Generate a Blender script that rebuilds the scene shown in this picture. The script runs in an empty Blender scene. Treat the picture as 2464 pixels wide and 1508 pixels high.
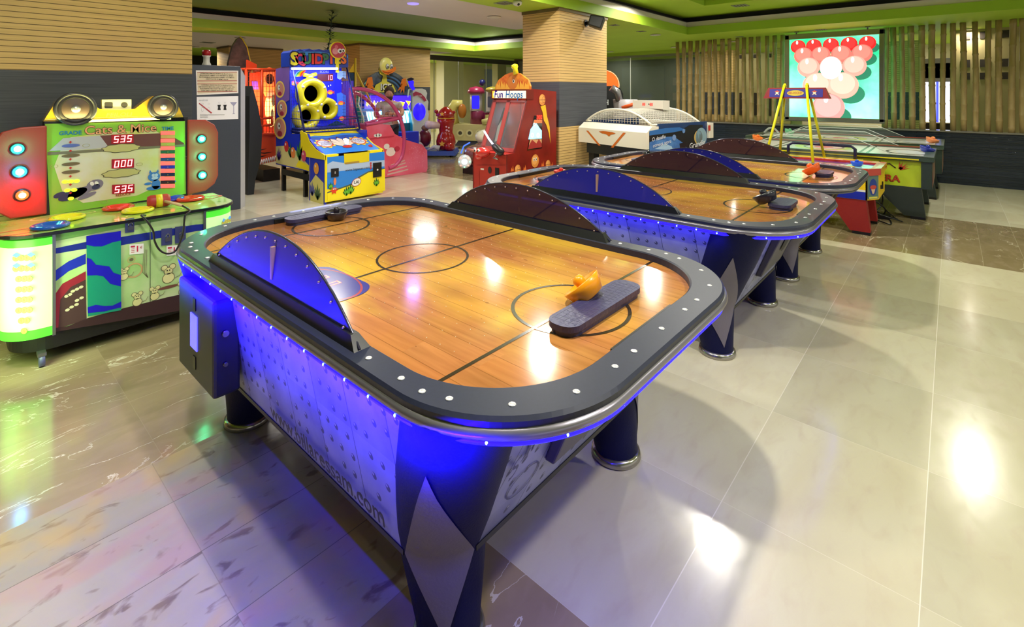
import bpy, bmesh, math, random
from mathutils import Vector, Matrix
random.seed(7)
PI = math.pi
S = bpy.context.scene
C = S.collection
# ---------------------------------------------------------------- camera
CAM_H = 1.5
YAW = math.radians(41.3)
FPX = 1204.4
cam = bpy.data.cameras.new('camera'); camo = bpy.data.objects.new('camera', cam); C.objects.link(camo)
camo.location = (0, 0, CAM_H); camo.rotation_euler = (PI/2, 0, YAW - PI/2)
cam.sensor_width = 36; cam.lens = FPX/2464*36; cam.shift_y = -(754-223)/2464; cam.clip_start = .05; cam.clip_end = 100
S.camera = camo
# ---------------------------------------------------------------- world and exposure
w = bpy.data.worlds.new('world'); S.world = w; w.use_nodes = True
w.node_tree.nodes['Background'].inputs[0].default_value = (.95, .92, .85, 1)
w.node_tree.nodes['Background'].inputs[1].default_value = .55
S.view_settings.view_transform = 'Standard'; S.view_settings.look = 'None'; S.view_settings.gamma = 1
S.view_settings.use_curve_mapping = False
S.view_settings.exposure = .4
# ---------------------------------------------------------------- room lights (ceiling lamps, game lights and added fill)
def area(loc, size, power, col=(1, .93, .82), rot=(0, 0, 0), shape='DISK', sy=None, spread=PI):
    l = bpy.data.lights.new('lamp_light', 'AREA'); l.shape = shape; l.size = size; l.energy = power; l.color = col; l.spread = spread
    if sy: l.size_y = sy
    o = bpy.data.objects.new('lamp_light', l); C.objects.link(o); o.location = loc; o.rotation_euler = rot
    return o
# measuring helpers: a view line cut by a plane of the building grid
FW = (math.cos(YAW), math.sin(YAW)); RT = (math.sin(YAW), -math.cos(YAW))
def gz(px, py, z=0.):
    d = (z-CAM_H)/((223-py)/FPX); r = d*(px-1232)/FPX
    return (d*FW[0]+r*RT[0], d*FW[1]+r*RT[1])
def ax(px, py, x):
    a = (px-1232)/FPX; t = x/(FW[0]+a*RT[0]); return (t*(FW[1]+a*RT[1]), CAM_H+t*(223-py)/FPX)
def ay(px, py, y):
    a = (px-1232)/FPX; t = y/(FW[1]+a*RT[1]); return (t*(FW[0]+a*RT[0]), CAM_H+t*(223-py)/FPX)
# ---------------------------------------------------------------- materials
def lin(h):
    if isinstance(h, str):
        v = [int(h[i:i+2], 16)/255 for i in (0, 2, 4)]
        return tuple(((c+.055)/1.055)**2.4 if c > .04045 else c/12.92 for c in v)+(1,)
    return tuple(h)+(1,)
MC = {}
def M(col, rough=.45, metal=0., emit=0., alpha=1., noise=0., nscale=8., col2=None, bump=0., coat=0., trans=0.):
    key = (col, rough, metal, emit, alpha, noise, nscale, col2, bump, coat, trans)
    if key in MC: return MC[key]
    m = bpy.data.materials.new('mat_%03d' % len(MC)); m.use_nodes = True; MC[key] = m
    n = m.node_tree.nodes; L = m.node_tree.links; b = n['Principled BSDF']
    b.inputs['Base Color'].default_value = lin(col); b.inputs['Roughness'].default_value = rough
    b.inputs['Metallic'].default_value = metal; b.inputs['Alpha'].default_value = alpha
    b.inputs['Coat Weight'].default_value = coat; b.inputs['Transmission Weight'].default_value = trans
    if emit:
        b.inputs['Emission Color'].default_value = lin(col); b.inputs['Emission Strength'].default_value = emit
    tc = n.new('ShaderNodeTexCoord'); nz = n.new('ShaderNodeTexNoise'); nz.inputs['Scale'].default_value = nscale; nz.inputs['Detail'].default_value = 5
    L.new(tc.outputs['Object'], nz.inputs['Vector'])
    if noise or col2:
        mx = n.new('ShaderNodeMix'); mx.data_type = 'RGBA'
        c = lin(col); d = lin(col2) if col2 else tuple(max(0, v*(1-noise)) for v in c[:3])+(1,)
        rp = n.new('ShaderNodeMapRange'); rp.inputs[1].default_value = .35; rp.inputs[2].default_value = .65
        L.new(nz.outputs[0], rp.inputs[0]); L.new(rp.outputs[0], mx.inputs[0])
        mx.inputs[6].default_value = c; mx.inputs[7].default_value = d
        L.new(mx.outputs[2], b.inputs['Base Color'])
        if emit: L.new(mx.outputs[2], b.inputs['Emission Color'])
    if bump:
        bp = n.new('ShaderNodeBump'); bp.inputs['Strength'].default_value = bump; bp.inputs['Distance'].default_value = .01
        L.new(nz.outputs[0], bp.inputs['Height']); L.new(bp.outputs[0], b.inputs['Normal'])
    return m
class NT:
    """small node-graph helper"""
    def __init__(s, rough=.4, metal=0.):
        s.m = bpy.data.materials.new('surface'); s.m.use_nodes = True
        s.n = s.m.node_tree.nodes; s.L = s.m.node_tree.links; s.b = s.n['Principled BSDF']
        s.b.inputs['Roughness'].default_value = rough; s.b.inputs['Metallic'].default_value = metal
        tc = s.n.new('ShaderNodeTexCoord'); s.co = tc.outputs['Object']
        sp = s.n.new('ShaderNodeSeparateXYZ'); s.L.new(s.co, sp.inputs[0]); s.x, s.y, s.z = sp.outputs[:3]
    def inp(s, sock, v):
        if isinstance(v, bpy.types.NodeSocket): s.L.new(v, sock)
        elif isinstance(v, str): sock.default_value = lin(v)
        elif v is not None: sock.default_value = v
    def math(s, op, a, b=None, c=None):
        k = s.n.new('ShaderNodeMath'); k.operation = op; s.inp(k.inputs[0], a); s.inp(k.inputs[1], b); s.inp(k.inputs[2], c); return k.outputs[0]
    def mix(s, f, a, b):
        k = s.n.new('ShaderNodeMix'); k.data_type = 'RGBA'; s.inp(k.inputs[0], f); s.inp(k.inputs[6], a); s.inp(k.inputs[7], b); return k.outputs[2]
    def vec(s, x, y, z=0.):
        k = s.n.new('ShaderNodeCombineXYZ'); s.inp(k.inputs[0], x); s.inp(k.inputs[1], y); s.inp(k.inputs[2], z); return k.outputs[0]
    def noise(s, scale, vec=None, detail=4, dist=0.):
        k = s.n.new('ShaderNodeTexNoise'); k.inputs['Scale'].default_value = scale; k.inputs['Detail'].default_value = detail; k.inputs['Distortion'].default_value = dist
        s.L.new(vec or s.co, k.inputs['Vector']); return k.outputs[0]
    def white(s, vec):
        k = s.n.new('ShaderNodeTexWhiteNoise'); s.L.new(vec, k.inputs['Vector']); return k.outputs[0]
    def rng(s, v, a, b, c=0., d=1.):
        k = s.n.new('ShaderNodeMapRange'); s.inp(k.inputs[0], v)
        for i, q in enumerate((a, b, c, d)): k.inputs[i+1].default_value = q
        return k.outputs[0]
    def line(s, v, period, phase, half):
        """1 on thin lines v = phase + k*period"""
        t = s.math('DIVIDE', s.math('SUBTRACT', v, phase), period); f = s.math('FRACT', s.math('ADD', t, .5))
        return s.math('LESS_THAN', s.math('ABSOLUTE', s.math('SUBTRACT', f, .5)), half/period)
    def cell(s, v, period, phase):
        return s.math('FLOOR', s.math('DIVIDE', s.math('SUBTRACT', v, phase), period))
    def col(s, c): s.inp(s.b.inputs['Base Color'], c); return s
    def bump(s, h, st=.3, dist=.01):
        k = s.n.new('ShaderNodeBump'); k.inputs['Strength'].default_value = st; k.inputs['Distance'].default_value = dist
        s.L.new(h, k.inputs['Height']); s.L.new(k.outputs[0], s.b.inputs['Normal']); return s
# ---------------------------------------------------------------- objects
def thing(name, label, cat, loc, group=None):
    o = bpy.data.objects.new(name, None); C.objects.link(o); o.location = loc; o.empty_display_size = .1
    o['label'] = label; o['category'] = cat
    if group: o['group'] = group
    return o
def tag(o, label, cat, group=None):
    o['label'] = label; o['category'] = cat
    if group: o['group'] = group
    return o
def origin(o):
    while o is not None and o.parent is not None: o = o.parent
    return Vector(o.location) if o is not None else Vector((0, 0, 0))
def dup(root, off, label, group=None, skip=()):
    r = root.copy(); C.objects.link(r); r.location = Vector(root.location)+Vector(off); r['label'] = label
    if group: r['group'] = group
    def kids(src, dst):
        for ch in [o for o in src.children]:
            if any(ch.name.startswith(k) for k in skip) or ch.type == 'LIGHT': continue
            c = ch.copy(); C.objects.link(c); c.parent = dst; kids(ch, c)
    kids(root, r); return r
TXT = {}
def txt_mesh(body, bold):
    k = (body, bold)
    if k not in TXT:
        cu = bpy.data.curves.new('t', 'FONT'); cu.body = body; cu.size = 1; cu.align_x = 'CENTER'; cu.align_y = 'CENTER'; cu.offset = bold; cu.resolution_u = 3
        o = bpy.data.objects.new('t', cu); C.objects.link(o)
        dg = bpy.context.evaluated_depsgraph_get(); me = o.evaluated_get(dg).to_mesh()
        TXT[k] = ([tuple(v.co) for v in me.vertices], [tuple(p.vertices) for p in me.polygons])
        bpy.data.objects.remove(o); bpy.data.curves.remove(cu)
    return TXT[k]
SEG = {'0': 'abcdef', '1': 'bc', '2': 'abged', '3': 'abgcd', '5': 'afgcd', '-': 'g', '7': 'abc', '9': 'abcdfg', '8': 'abcdefg', ' ': ''}
class MB:
    def __init__(s, T=None):
        s.v = []; s.f = []; s.mi = []; s.mats = []; s.cur = 0; s.T = T or Matrix(); s.sm = []; s.smooth = False
    def use(s, m):
        if m not in s.mats: s.mats.append(m)
        s.cur = s.mats.index(m); return s
    def add(s, vs, fs, smooth=None):
        b = len(s.v); s.v += [s.T @ Vector(p) for p in vs]
        for f in fs:
            s.f.append([b+i for i in f]); s.mi.append(s.cur); s.sm.append(s.smooth if smooth is None else smooth)
        return s
    def box(s, x0, x1, y0, y1, z0, z1, taper=None):
        vs = [(x, y, z) for z in (z0, z1) for y in (y0, y1) for x in (x0, x1)]
        return s.add(vs, [(0, 2, 3, 1), (4, 5, 7, 6), (0, 1, 5, 4), (2, 6, 7, 3), (0, 4, 6, 2), (1, 3, 7, 5)], False)
    def hexa(s, lo, hi):
        """two quads of 4 points each, lower then upper, same winding"""
        return s.add(list(lo)+list(hi), [(3, 2, 1, 0), (4, 5, 6, 7)]+[(i, (i+1) % 4, 4+(i+1) % 4, 4+i) for i in range(4)], False)
    def prism(s, pts, o, u, v, n, t):
        """polygon pts (2d) in frame o,u,v pushed by t along n; o,u,v,n world vectors"""
        o, u, v, n = map(Vector, (o, u, v, n)); k = len(pts)
        a = [o+u*p[0]+v*p[1] for p in pts]; b = [q+n*t for q in a]
        return s.add(a+b, [tuple(range(k-1, -1, -1)), tuple(range(k, 2*k))]+[(i, (i+1) % k, k+(i+1) % k, k+i) for i in range(k)], False)
    def flat(s, pts, o, u, v, lift=0., n=None):
        o, u, v = map(Vector, (o, u, v)); n = Vector(n) if n is not None else u.cross(v).normalized()
        return s.add([o+u*p[0]+v*p[1]+n*lift for p in pts], [tuple(range(len(pts)))], False)
    def ring(s, ro, ri, o, u, v, lift=0., seg=32, sx=1., sy=1.):
        o, u, v = map(Vector, (o, u, v)); n = u.cross(v).normalized(); vs = []; fs = []
        for i in range(seg):
            a = 2*PI*i/seg; c, d = math.cos(a)*sx, math.sin(a)*sy
            vs += [o+u*c*ro+v*d*ro+n*lift, o+u*c*ri+v*d*ri+n*lift]
        for i in range(seg):
            j = (i+1) % seg; fs.append((2*i, 2*j, 2*j+1, 2*i+1))
        return s.add(vs, fs, False)
    def text(s, body, o, u, v, size, lift=.002, bold=0., sx=1., shear=0.):
        o, u, v = map(Vector, (o, u, v)); n = u.cross(v).normalized(); vs, fs = txt_mesh(body, bold)
        return s.add([o+u*(p[0]*size*sx+p[1]*size*shear)+v*p[1]*size+n*lift for p in vs], fs, False)
    def digits(s, body, o, u, v, h, lift=.003, shear=.1):
        wd = h*.55; t = h*.12; x = -len(body)*(wd*1.45)/2+wd*.22
        g = {'a': (0, h-t, wd, h), 'd': (0, 0, wd, t), 'g': (0, h/2-t/2, wd, h/2+t/2), 'f': (0, h/2, t, h), 'b': (wd-t, h/2, wd, h), 'e': (0, 0, t, h/2), 'c': (wd-t, 0, wd, h/2)}
        for ch in body:
            for q in SEG[ch]:
                a, b, c, d = g[q]; s.flat([(x+a+b*shear, b-h/2), (x+c+b*shear, b-h/2), (x+c+d*shear, d-h/2), (x+a+d*shear, d-h/2)], o, u, v, lift)
            x += wd*1.45
        return s
    def cyl(s, p0, p1, r0, r1=None, n=16, cap=True):
        r1 = r0 if r1 is None else r1; p0, p1 = Vector(p0), Vector(p1); d = (p1-p0).normalized()
        a = d.orthogonal().normalized(); b = d.cross(a); vs = []
        for p, r in ((p0, r0), (p1, r1)):
            for i in range(n):
                t = 2*PI*i/n; vs.append(p+a*math.cos(t)*r+b*math.sin(t)*r)
        fs = [(i, (i+1) % n, n+(i+1) % n, n+i) for i in range(n)]
        s.add(vs, fs, True)
        if cap: s.add(vs, [tuple(range(n-1, -1, -1)), tuple(range(n, 2*n))], False)
        return s
    def tube(s, pts, r, n=8, closed=False, rs=None):
        pts = [Vector(p) for p in pts]; k = len(pts); vs = []; fs = []; prev = None
        for i, p in enumerate(pts):
            d = ((pts[(i+1) % k] if closed or i < k-1 else p)-(pts[i-1] if closed or i > 0 else p)).normalized()
            a = (prev-d*prev.dot(d)).normalized() if prev is not None and (prev-d*prev.dot(d)).length > 1e-4 else d.orthogonal().normalized()
            prev = a; b = d.cross(a); q = rs[i] if rs else r
            for j in range(n):
                t = 2*PI*j/n; vs.append(p+a*math.cos(t)*q+b*math.sin(t)*q)
        for i in range(k if closed else k-1):
            for j in range(n):
                i2 = (i+1) % k; fs.append((i*n+j, i*n+(j+1) % n, i2*n+(j+1) % n, i2*n+j))
        s.add(vs, fs, True)
        if not closed: s.add(vs, [tuple(range(n-1, -1, -1)), tuple(range((k-1)*n, k*n))], False)
        return s
    def lathe(s, prof, o, d=(0, 0, 1), n=24, sx=1., sy=1., a0=None, cap=True):
        """prof = [(r, h)...] around axis d at o"""
        o = Vector(o); d = Vector(d).normalized(); a = Vector(a0).normalized() if a0 else d.orthogonal().normalized(); b = d.cross(a); vs = []; fs = []
        for r, h in prof:
            for i in range(n):
                t = 2*PI*i/n; vs.append(o+d*h+a*math.cos(t)*r*sx+b*math.sin(t)*r*sy)
        for k in range(len(prof)-1):
            for i in range(n): fs.append((k*n+i, k*n+(i+1) % n, (k+1)*n+(i+1) % n, (k+1)*n+i))
        s.add(vs, fs, True)
        if cap and prof[0][0] > 1e-4: s.add(vs[:n], [tuple(range(n-1, -1, -1))], False)
        if cap and prof[-1][0] > 1e-4: s.add(vs[-n:], [tuple(range(n))], False)
        return s
    def ball(s, o, r, sx=1., sy=1., sz=1., n=16, m=10, R=None):
        vs = []; fs = []; o = Vector(o)
        for k in range(m+1):
            ph = PI*k/m
            for i in range(n):
                t = 2*PI*i/n; p = Vector((math.sin(ph)*math.cos(t)*r*sx, math.sin(ph)*math.sin(t)*r*sy, -math.cos(ph)*r*sz))
                if R is not None: p = R @ p
                vs.append(o+p)
        for k in range(m):
            for i in range(n): fs.append((k*n+i, k*n+(i+1) % n, (k+1)*n+(i+1) % n, (k+1)*n+i))
        return s.add(vs, fs, True)
    def build(s, name, parent=None, bevel=0., seg=2, kind=None):
        me = bpy.data.meshes.new(name); og = origin(parent) if parent else Vector((0, 0, 0))
        if not parent and kind is None and s.v:
            xs = [p.x for p in s.v]; ys = [p.y for p in s.v]; zs = [p.z for p in s.v]
            og = Vector(((min(xs)+max(xs))/2, (min(ys)+max(ys))/2, min(zs)))
        me.from_pydata([p-og for p in s.v], [], s.f)
        for m in s.mats: me.materials.append(m)
        for p, i, q in zip(me.polygons, s.mi, s.sm): p.material_index = i; p.use_smooth = q
        bm = bmesh.new(); bm.from_mesh(me); bmesh.ops.remove_doubles(bm, verts=bm.verts, dist=1e-5); bmesh.ops.recalc_face_normals(bm, faces=[f for f in bm.faces]) if kind != 'raw' else None
        bm.to_mesh(me); bm.free(); me.update()
        o = bpy.data.objects.new(name, me); C.objects.link(o)
        if parent: o.parent = parent
        else: o.location = og
        if bevel:
            b = o.modifiers.new('bevel', 'BEVEL'); b.width = bevel; b.segments = seg; b.limit_method = 'ANGLE'; b.angle_limit = math.radians(40); b.harden_normals = False
        if kind == 'structure': o['kind'] = 'structure'
        return o
def rrect(a, b, r, n=22, cx=0., cy=0.):
    p = []
    for (sx, sy, a0) in ((1, 1, 0), (-1, 1, PI/2), (-1, -1, PI), (1, -1, 3*PI/2)):
        for i in range(n+1):
            t = a0+PI/2*i/n; p.append((cx+sx*(a-r)+math.cos(t)*r, cy+sy*(b-r)+math.sin(t)*r))
    return p
def circ(r, n=28, cx=0., cy=0., sx=1., sy=1., a0=0., a1=2*PI):
    full = abs(a1-a0-2*PI) < 1e-6
    return [(cx+math.cos(a0+(a1-a0)*i/(n if full else n-1))*r*sx, cy+math.sin(a0+(a1-a0)*i/(n if full else n-1))*r*sy) for i in range(n)]
def star(ro, ri, n, cx=0., cy=0., rot=0.):
    return [(cx+math.cos(rot+PI*i/n)*(ro if i % 2 == 0 else ri), cy+math.sin(rot+PI*i/n)*(ro if i % 2 == 0 else ri)) for i in range(2*n)]
X, Y, Z = Vector((1, 0, 0)), Vector((0, 1, 0)), Vector((0, 0, 1))
# common materials
BLACK = M('141416', .35); CHROME = M('b8b4ac', .16, 1.); STEEL = M('8c8c90', .35, .9); WHITE = M('e8e6e0', .35)
DARK = M('23252b', .5, bump=.15, nscale=120); RED = M('c02a1c', .35); YEL = M('f2d820', .3); BLU = M('1c3fb8', .3)
GLASS = M('9fae9a', .03, alpha=.10)
# ---------------------------------------------------------------- setting materials
def stripes_mat(lo=1.035, hi=1.645):
    t = NT(.55); ln = t.line(t.z, .0375, .0, .0022); ok = t.math('GREATER_THAN', t.z, hi+.002); ok2 = t.math('LESS_THAN', t.z, lo)
    band = t.math('SUBTRACT', 1., t.math('ADD', ok, ok2))
    grain = t.noise(3, t.vec(t.math('MULTIPLY', t.x, .6), t.math('MULTIPLY', t.y, .6), t.math('MULTIPLY', t.z, 30)), 6)
    wood = t.mix(t.rng(grain, .3, .7), 'd9b676', 'c9a468'); wood = t.mix(ln, wood, '5c4420')
    grey = t.mix(t.rng(t.noise(2, t.vec(t.x, t.y, t.math('MULTIPLY', t.z, 60)), 5), .35, .65), '4c4f58', '3c3f48')
    t.col(t.mix(band, wood, grey)); t.bump(t.math('SUBTRACT', 1., t.math('MULTIPLY', ln, t.math('ADD', ok, ok2))), .4, .004)
    return t.m
STRIPE = stripes_mat()
def marble(c1, c2, vein, px, ox, py, oy, grout, vs=.9, rough=.16, spots=0.):
    t = NT(rough); cx = t.cell(t.x, px, ox); cy = t.cell(t.y, py, oy); r = t.white(t.vec(cx, cy))
    off = t.vec(t.math('ADD', t.x, t.math('MULTIPLY', r, 7.)), t.math('ADD', t.math('MULTIPLY', t.y, 2.2), t.math('MULTIPLY', r, 3.)), 0.)
    a = t.noise(1.1, off, 8, 1.2); b = t.noise(7, off, 6, .5)
    c = t.mix(t.rng(a, .3, .7), c1, c2); c = t.mix(t.math('MULTIPLY', t.rng(b, .5, .8), .35), c, 'b09a84')
    hsv = t.n.new('ShaderNodeHueSaturation'); t.L.new(c, hsv.inputs['Color']); t.L.new(t.rng(r, 0, 1, .84, 1.1), hsv.inputs['Value']); c = hsv.outputs[0]
    if vein:
        v = t.noise(vs, off, 7, 2.4); k = t.math('ABSOLUTE', t.math('SUBTRACT', v, .5)); f = t.math('LESS_THAN', k, .006+.000)
        f2 = t.math('MULTIPLY', f, t.rng(t.noise(1.7, off, 2), .46, .56)); c = t.mix(t.math('MULTIPLY', f2, .75), c, vein)
    if spots:
        sp = t.noise(8, off, 4, .6); c = t.mix(t.math('MULTIPLY', t.rng(sp, .58, .66), spots), c, '5e4a40')
        s2 = t.noise(1.5, off, 3, .4); c = t.mix(t.math('MULTIPLY', t.rng(s2, .5, .62), .6), c, 'a8867a'); s3 = t.noise(2.3, t.vec(t.y, t.x), 3, .4); c = t.mix(t.math('MULTIPLY', t.rng(s3, .54, .66), .7), c, 'b09458')
    g = t.math('MAXIMUM', t.math('MULTIPLY', t.line(t.x, px, ox, .0013), .45), t.line(t.y, py, oy, .0016))
    t.col(t.mix(t.math('MULTIPLY', g, .8), c, grout)); t.inp(t.b.inputs['Roughness'], t.rng(b, .3, .8, rough*.8, rough*1.5))
    return t.m
MAR_L = marble('cec9ae', 'c3bb9e', None, .345*2, 1.2, .565, .07, 'e4dece')
MAR_S = marble('a39c88', '958c78', None, .69, .56, .30, 1.245, '5e5448', rough=.42, spots=.8)
MAR_B = marble('a08e70', '88765a', 'd8cfb8', .6, 0., .57, 2.43, 'a89a7c', vs=1.3, rough=.12)
MAR_B2 = marble('8f8060', '7e6f50', 'c9c0a6', 1.94, 5.95, .28, -.21, 'b0a488', vs=.8, rough=.13)
floor = MB()
def fl(x0, x1, y0, y1, m): floor.use(m).add([(x0, y0, 0), (x1, y0, 0), (x1, y1, 0), (x0, y1, 0)], [(0, 1, 2, 3)], False)
fl(1.2, 5.95, -7, 20, MAR_L); fl(5.95, 7.89, -7, 20, MAR_B2); fl(7.89, 20, -7, 20, MAR_L)
fl(-6, 1.2, -7, 1.245, MAR_B); fl(-6, 1.2, 1.245, 2.43, MAR_S); fl(-6, 1.2, 2.43, 4.4, MAR_B); fl(-6, 1.2, 4.4, 20, MAR_L)
floor.build('floor', kind='structure')
# ---------------------------------------------------------------- ceiling with two stepped coffers
G1 = M('a9cc34', .6, noise=.08, nscale=1.5); G2 = M('98bc30', .6); CW = M('c9c2c0', .6); CWM = M('ddd8cc', .4); GD = M('26272a', .8)
ce = MB()
def cel(x0, x1, y0, y1, m, z=2.65): ce.use(m).add([(x0, y0, z), (x1, y0, z), (x1, y1, z), (x0, y1, z)], [(0, 1, 2, 3)], False)
CR = (-4., 9.75, -6.5, 3.93); CL = (-5., 9.7, 5.97, 9.9)
cel(9.75, 20, -7, 20, G1); cel(-6, 9.75, 3.93, 4.62, G1); cel(6.9, 9.75, 4.62, 5.97, G1); cel(-6, 6.9, 4.62, 5.97, CW)
cel(9.7, 9.75, 5.97, 9.9, G1); cel(-6, 9.75, 9.9, 10.8, G1); cel(-6, 9.75, 10.8, 14.2, CW); cel(-6, 9.75, 14.2, 20, G1)
cel(-6, -5, 5.97, 9.9, G1); cel(-6, -4, -7, 3.93, G1); cel(-4, 9.75, -7, -6.5, G1)
def coffer(c, up, up2, inner):
    x0, x1, y0, y1 = c
    def band(x0, x1, y0, y1, z0, z1, m):
        p = [(x0, y0), (x1, y0), (x1, y1), (x0, y1)]
        for i in range(4):
            a, b = p[i], p[(i+1) % 4]; ce.use(m).add([(a[0], a[1], z0), (b[0], b[1], z0), (b[0], b[1], z1), (a[0], a[1], z1)], [(0, 1, 2, 3)], False)
    band(x0, x1, y0, y1, 2.65, 2.80, up2)
    e = .04; band(x0-e, x1+e, y0-e, y1+e, 2.80, 2.90, CWM)
    ce.use(CWM)
    for a in ((x0-e, x0, y0-e, y1+e), (x1, x1+e, y0-e, y1+e), (x0, x1, y0-e, y0), (x0, x1, y1, y1+e)): cel(*a, CWM, 2.80)
    e = .16; band(x0-e, x1+e, y0-e, y1+e, 2.90, 3.0, GD)  # shadow of the cove gap painted in as a dark band
    for a in ((x0-e, x0, y0-e, y1+e), (x1, x1+e, y0-e, y1+e), (x0, x1, y0-e, y0), (x0, x1, y1, y1+e)): cel(*a, GD, 2.9)
    i0, i1, j0, j1 = inner
    for a in ((x0-e, i0, y0-e, y1+e), (i1, x1+e, y0-e, y1+e), (i0, i1, y0-e, j0), (i0, i1, j1, y1+e)): cel(*a, up, 3.0)
    band(i0, i1, j0, j1, 3.0, 3.16, up2); cel(i0, i1, j0, j1, up, 3.16)  # riser shade painted in with the darker green
coffer(CR, G1, G2, (-3., 8.67, -5.5, 3.2)); coffer(CL, M('7d9a48', .6), G2, (-4.5, 9.2, 6.9, 7.0))
ce.build('ceiling', kind='structure')
# ---------------------------------------------------------------- pillars
def pillar(x0, x1, y0, y1, label, m=STRIPE, top=2.65):
    b = MB().use(m).box(x0, x1, y0, y1, 0, top); b.use(M('6a5a3a', .6)).box(x0-.012, x1+.012, y0-.012, y1+.012, top-.045, top-.001) if top > 2.6 else None
    o = b.build('pillar'); o.data.transform(Matrix.Translation((0, 0, 0))); tag(o, label, 'pillar'); return o
pillar(5.47, 6.70, 3.96, 4.60, 'striped wooden pillar with grey band and a black loudspeaker, middle of the hall')
pillar(-1.6, 1.315, 4.55, 5.6, 'wide striped pillar with dark band standing behind the green hammer game', top=3.0)
pillar(6.35, 8.42, 10.25, 11.1, 'striped brown pillar far behind the yellow duck sign')
pillar(4.6, 5.9, 13.2, 14., 'far striped pillar at the back, above the orange cage game')
LOW = stripes_mat(.98, 1.51)
for (a, b, xx, l) in ((1690, 1730, 12.2, 'striped pillar behind the bamboo, left of the snooker screen'), (1746, 1764, 12.2, 'narrow striped pillar behind the bamboo beside a grey post'), (1868, 1900, 12.2, 'striped pillar mostly hidden behind the left edge of the snooker screen'), (2136, 2215, 12.2, 'striped pillar behind the bamboo, right of the snooker screen')):
    ya = ax(a, 200, xx)[0]; yb = ax(b, 200, xx)[0]; pillar(xx, xx+.5, yb, ya, l, LOW, 2.5)
# ---------------------------------------------------------------- half wall, ledge, bamboo
t = NT(.12); bn = t.n.new('ShaderNodeTexBrick'); t.L.new(t.vec(t.y, t.z), bn.inputs['Vector']); bn.inputs['Scale'].default_value = 1
bn.inputs['Brick Width'].default_value = .9; bn.inputs['Row Height'].default_value = .045; bn.inputs['Mortar Size'].default_value = .0016
bn.inputs['Color1'].default_value = lin('232a33'); bn.inputs['Color2'].default_value = lin('2b3340'); bn.inputs['Mortar'].default_value = lin('15181c')
t.col(bn.outputs[0]); t.bump(t.noise(14, t.vec(0., t.math('MULTIPLY', t.y, .4), t.math('MULTIPLY', t.z, 3.)), 3), .25, .02); TILE = t.m
MB().use(TILE).box(10.97, 11.12, -7, 4.75, 0, .85).build('wall_right', kind='structure')
MB().use(M('8d8a80', .25, .4)).box(10.94, 11.15, -7, 4.78, .85, .875).build('trim_1', kind='structure')
def bamboo_mat():
    t = NT(.42); n = t.noise(9, t.vec(t.math('MULTIPLY', t.x, 3), t.math('MULTIPLY', t.y, 3), t.math('MULTIPLY', t.z, .5)), 5)
    obj = t.n.new('ShaderNodeObjectInfo'); c = t.mix(t.rng(n, .3, .7), 'b89c6a', '94794a'); c = t.mix(t.math('MULTIPLY', obj.outputs['Random'], .6), c, 'a08c5c')
    t.col(c); return t.m
BAM = bamboo_mat(); ORD = ['nearest', 'second', 'third', 'fourth', 'fifth', 'sixth', 'seventh', 'eighth', 'ninth', 'tenth', 'eleventh', 'twelfth', 'thirteenth', 'fourteenth', 'fifteenth', 'sixteenth', 'seventeenth', 'eighteenth']
def bamboo(y, k, side):
    b = MB().use(BAM); r = random.uniform(.036, .047); z = .876; prof = []; nx = z+random.uniform(.05, .3)
    prof.append((r, 0)); seg = random.uniform(.2, .3)
    while nx < 2.60:
        h = nx-z; prof += [(r*.99, h-.02), (r*1.1, h-.006), (r*1.1, h+.006), (r*.985, h+.02)]; nx += seg; seg *= random.uniform(.95, 1.1)
    prof.append((r, 2.648-z)); dx = random.uniform(-.012, .012); dy = random.uniform(-.02, .02)
    vs0 = len(b.v); b.lathe(prof, (11.04, y, z), n=12)
    for i in range(vs0, len(b.v)): f = (b.v[i].z-z)/1.77; b.v[i] += Vector((dx*f, dy*f+math.sin(f*5+k)*.004, 0))
    o = b.build('bamboo_pole'); tag(o, 'bamboo pole on the black half wall, %s to the %s of the snooker screen' % (ORD[k], side), 'bamboo', 'bamboo poles %s of the snooker screen' % side)
for k, px in enumerate(reversed([1632, 1646, 1660, 1676, 1691, 1707, 1723, 1739, 1756, 1772.6, 1790.7, 1808.5, 1827, 1845, 1862.6, 1881])): bamboo(ax(px, 200, 11.04)[0], k, 'left')
for k, px in enumerate([2129, 2152, 2172, 2195, 2219, 2244, 2268, 2294, 2320, 2348, 2376, 2404, 2434, 2462]): bamboo(ax(px, 200, 11.04)[0], k, 'right')
# ---------------------------------------------------------------- snooker light screen
sc = thing('hanging_screen', 'large glowing screen showing pink snooker balls on green, hung before bamboo', 'screen', (10.6, 1.62, .99))
fr = MB().use(M('9aa09a', .18, .8))
for (y0, y1, z0, z1) in ((.86, .935, .99, 2.59), (2.31, 2.385, .99, 2.59), (.86, 2.385, .97, 1.05), (.86, 2.385, 2.50, 2.60)): fr.box(10.58, 10.68, y0, y1, z0, z1)
fr.build('frame', sc, .008)
for yy in (1.1, 2.2):
    MB().use(STEEL).cyl((10.63, yy, 2.6), (10.63, yy, 2.65), .012).cyl((10.63, yy, 2.635), (10.63, yy, 2.65), .04).build('hanger', sc)
im = MB().use(M('20c878', .4, emit=1.7, noise=0, col2='90f4c8', nscale=1.1)).add([(10.6, .935, 1.05), (10.6, 2.31, 1.05), (10.6, 2.31, 2.50), (10.6, .935, 2.50)], [(0, 1, 2, 3)])
O = (10.6, 2.31, 1.05); U = (0, -1, 0); V = (0, 0, 1); W_ = 1.375; H_ = 1.45
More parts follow.
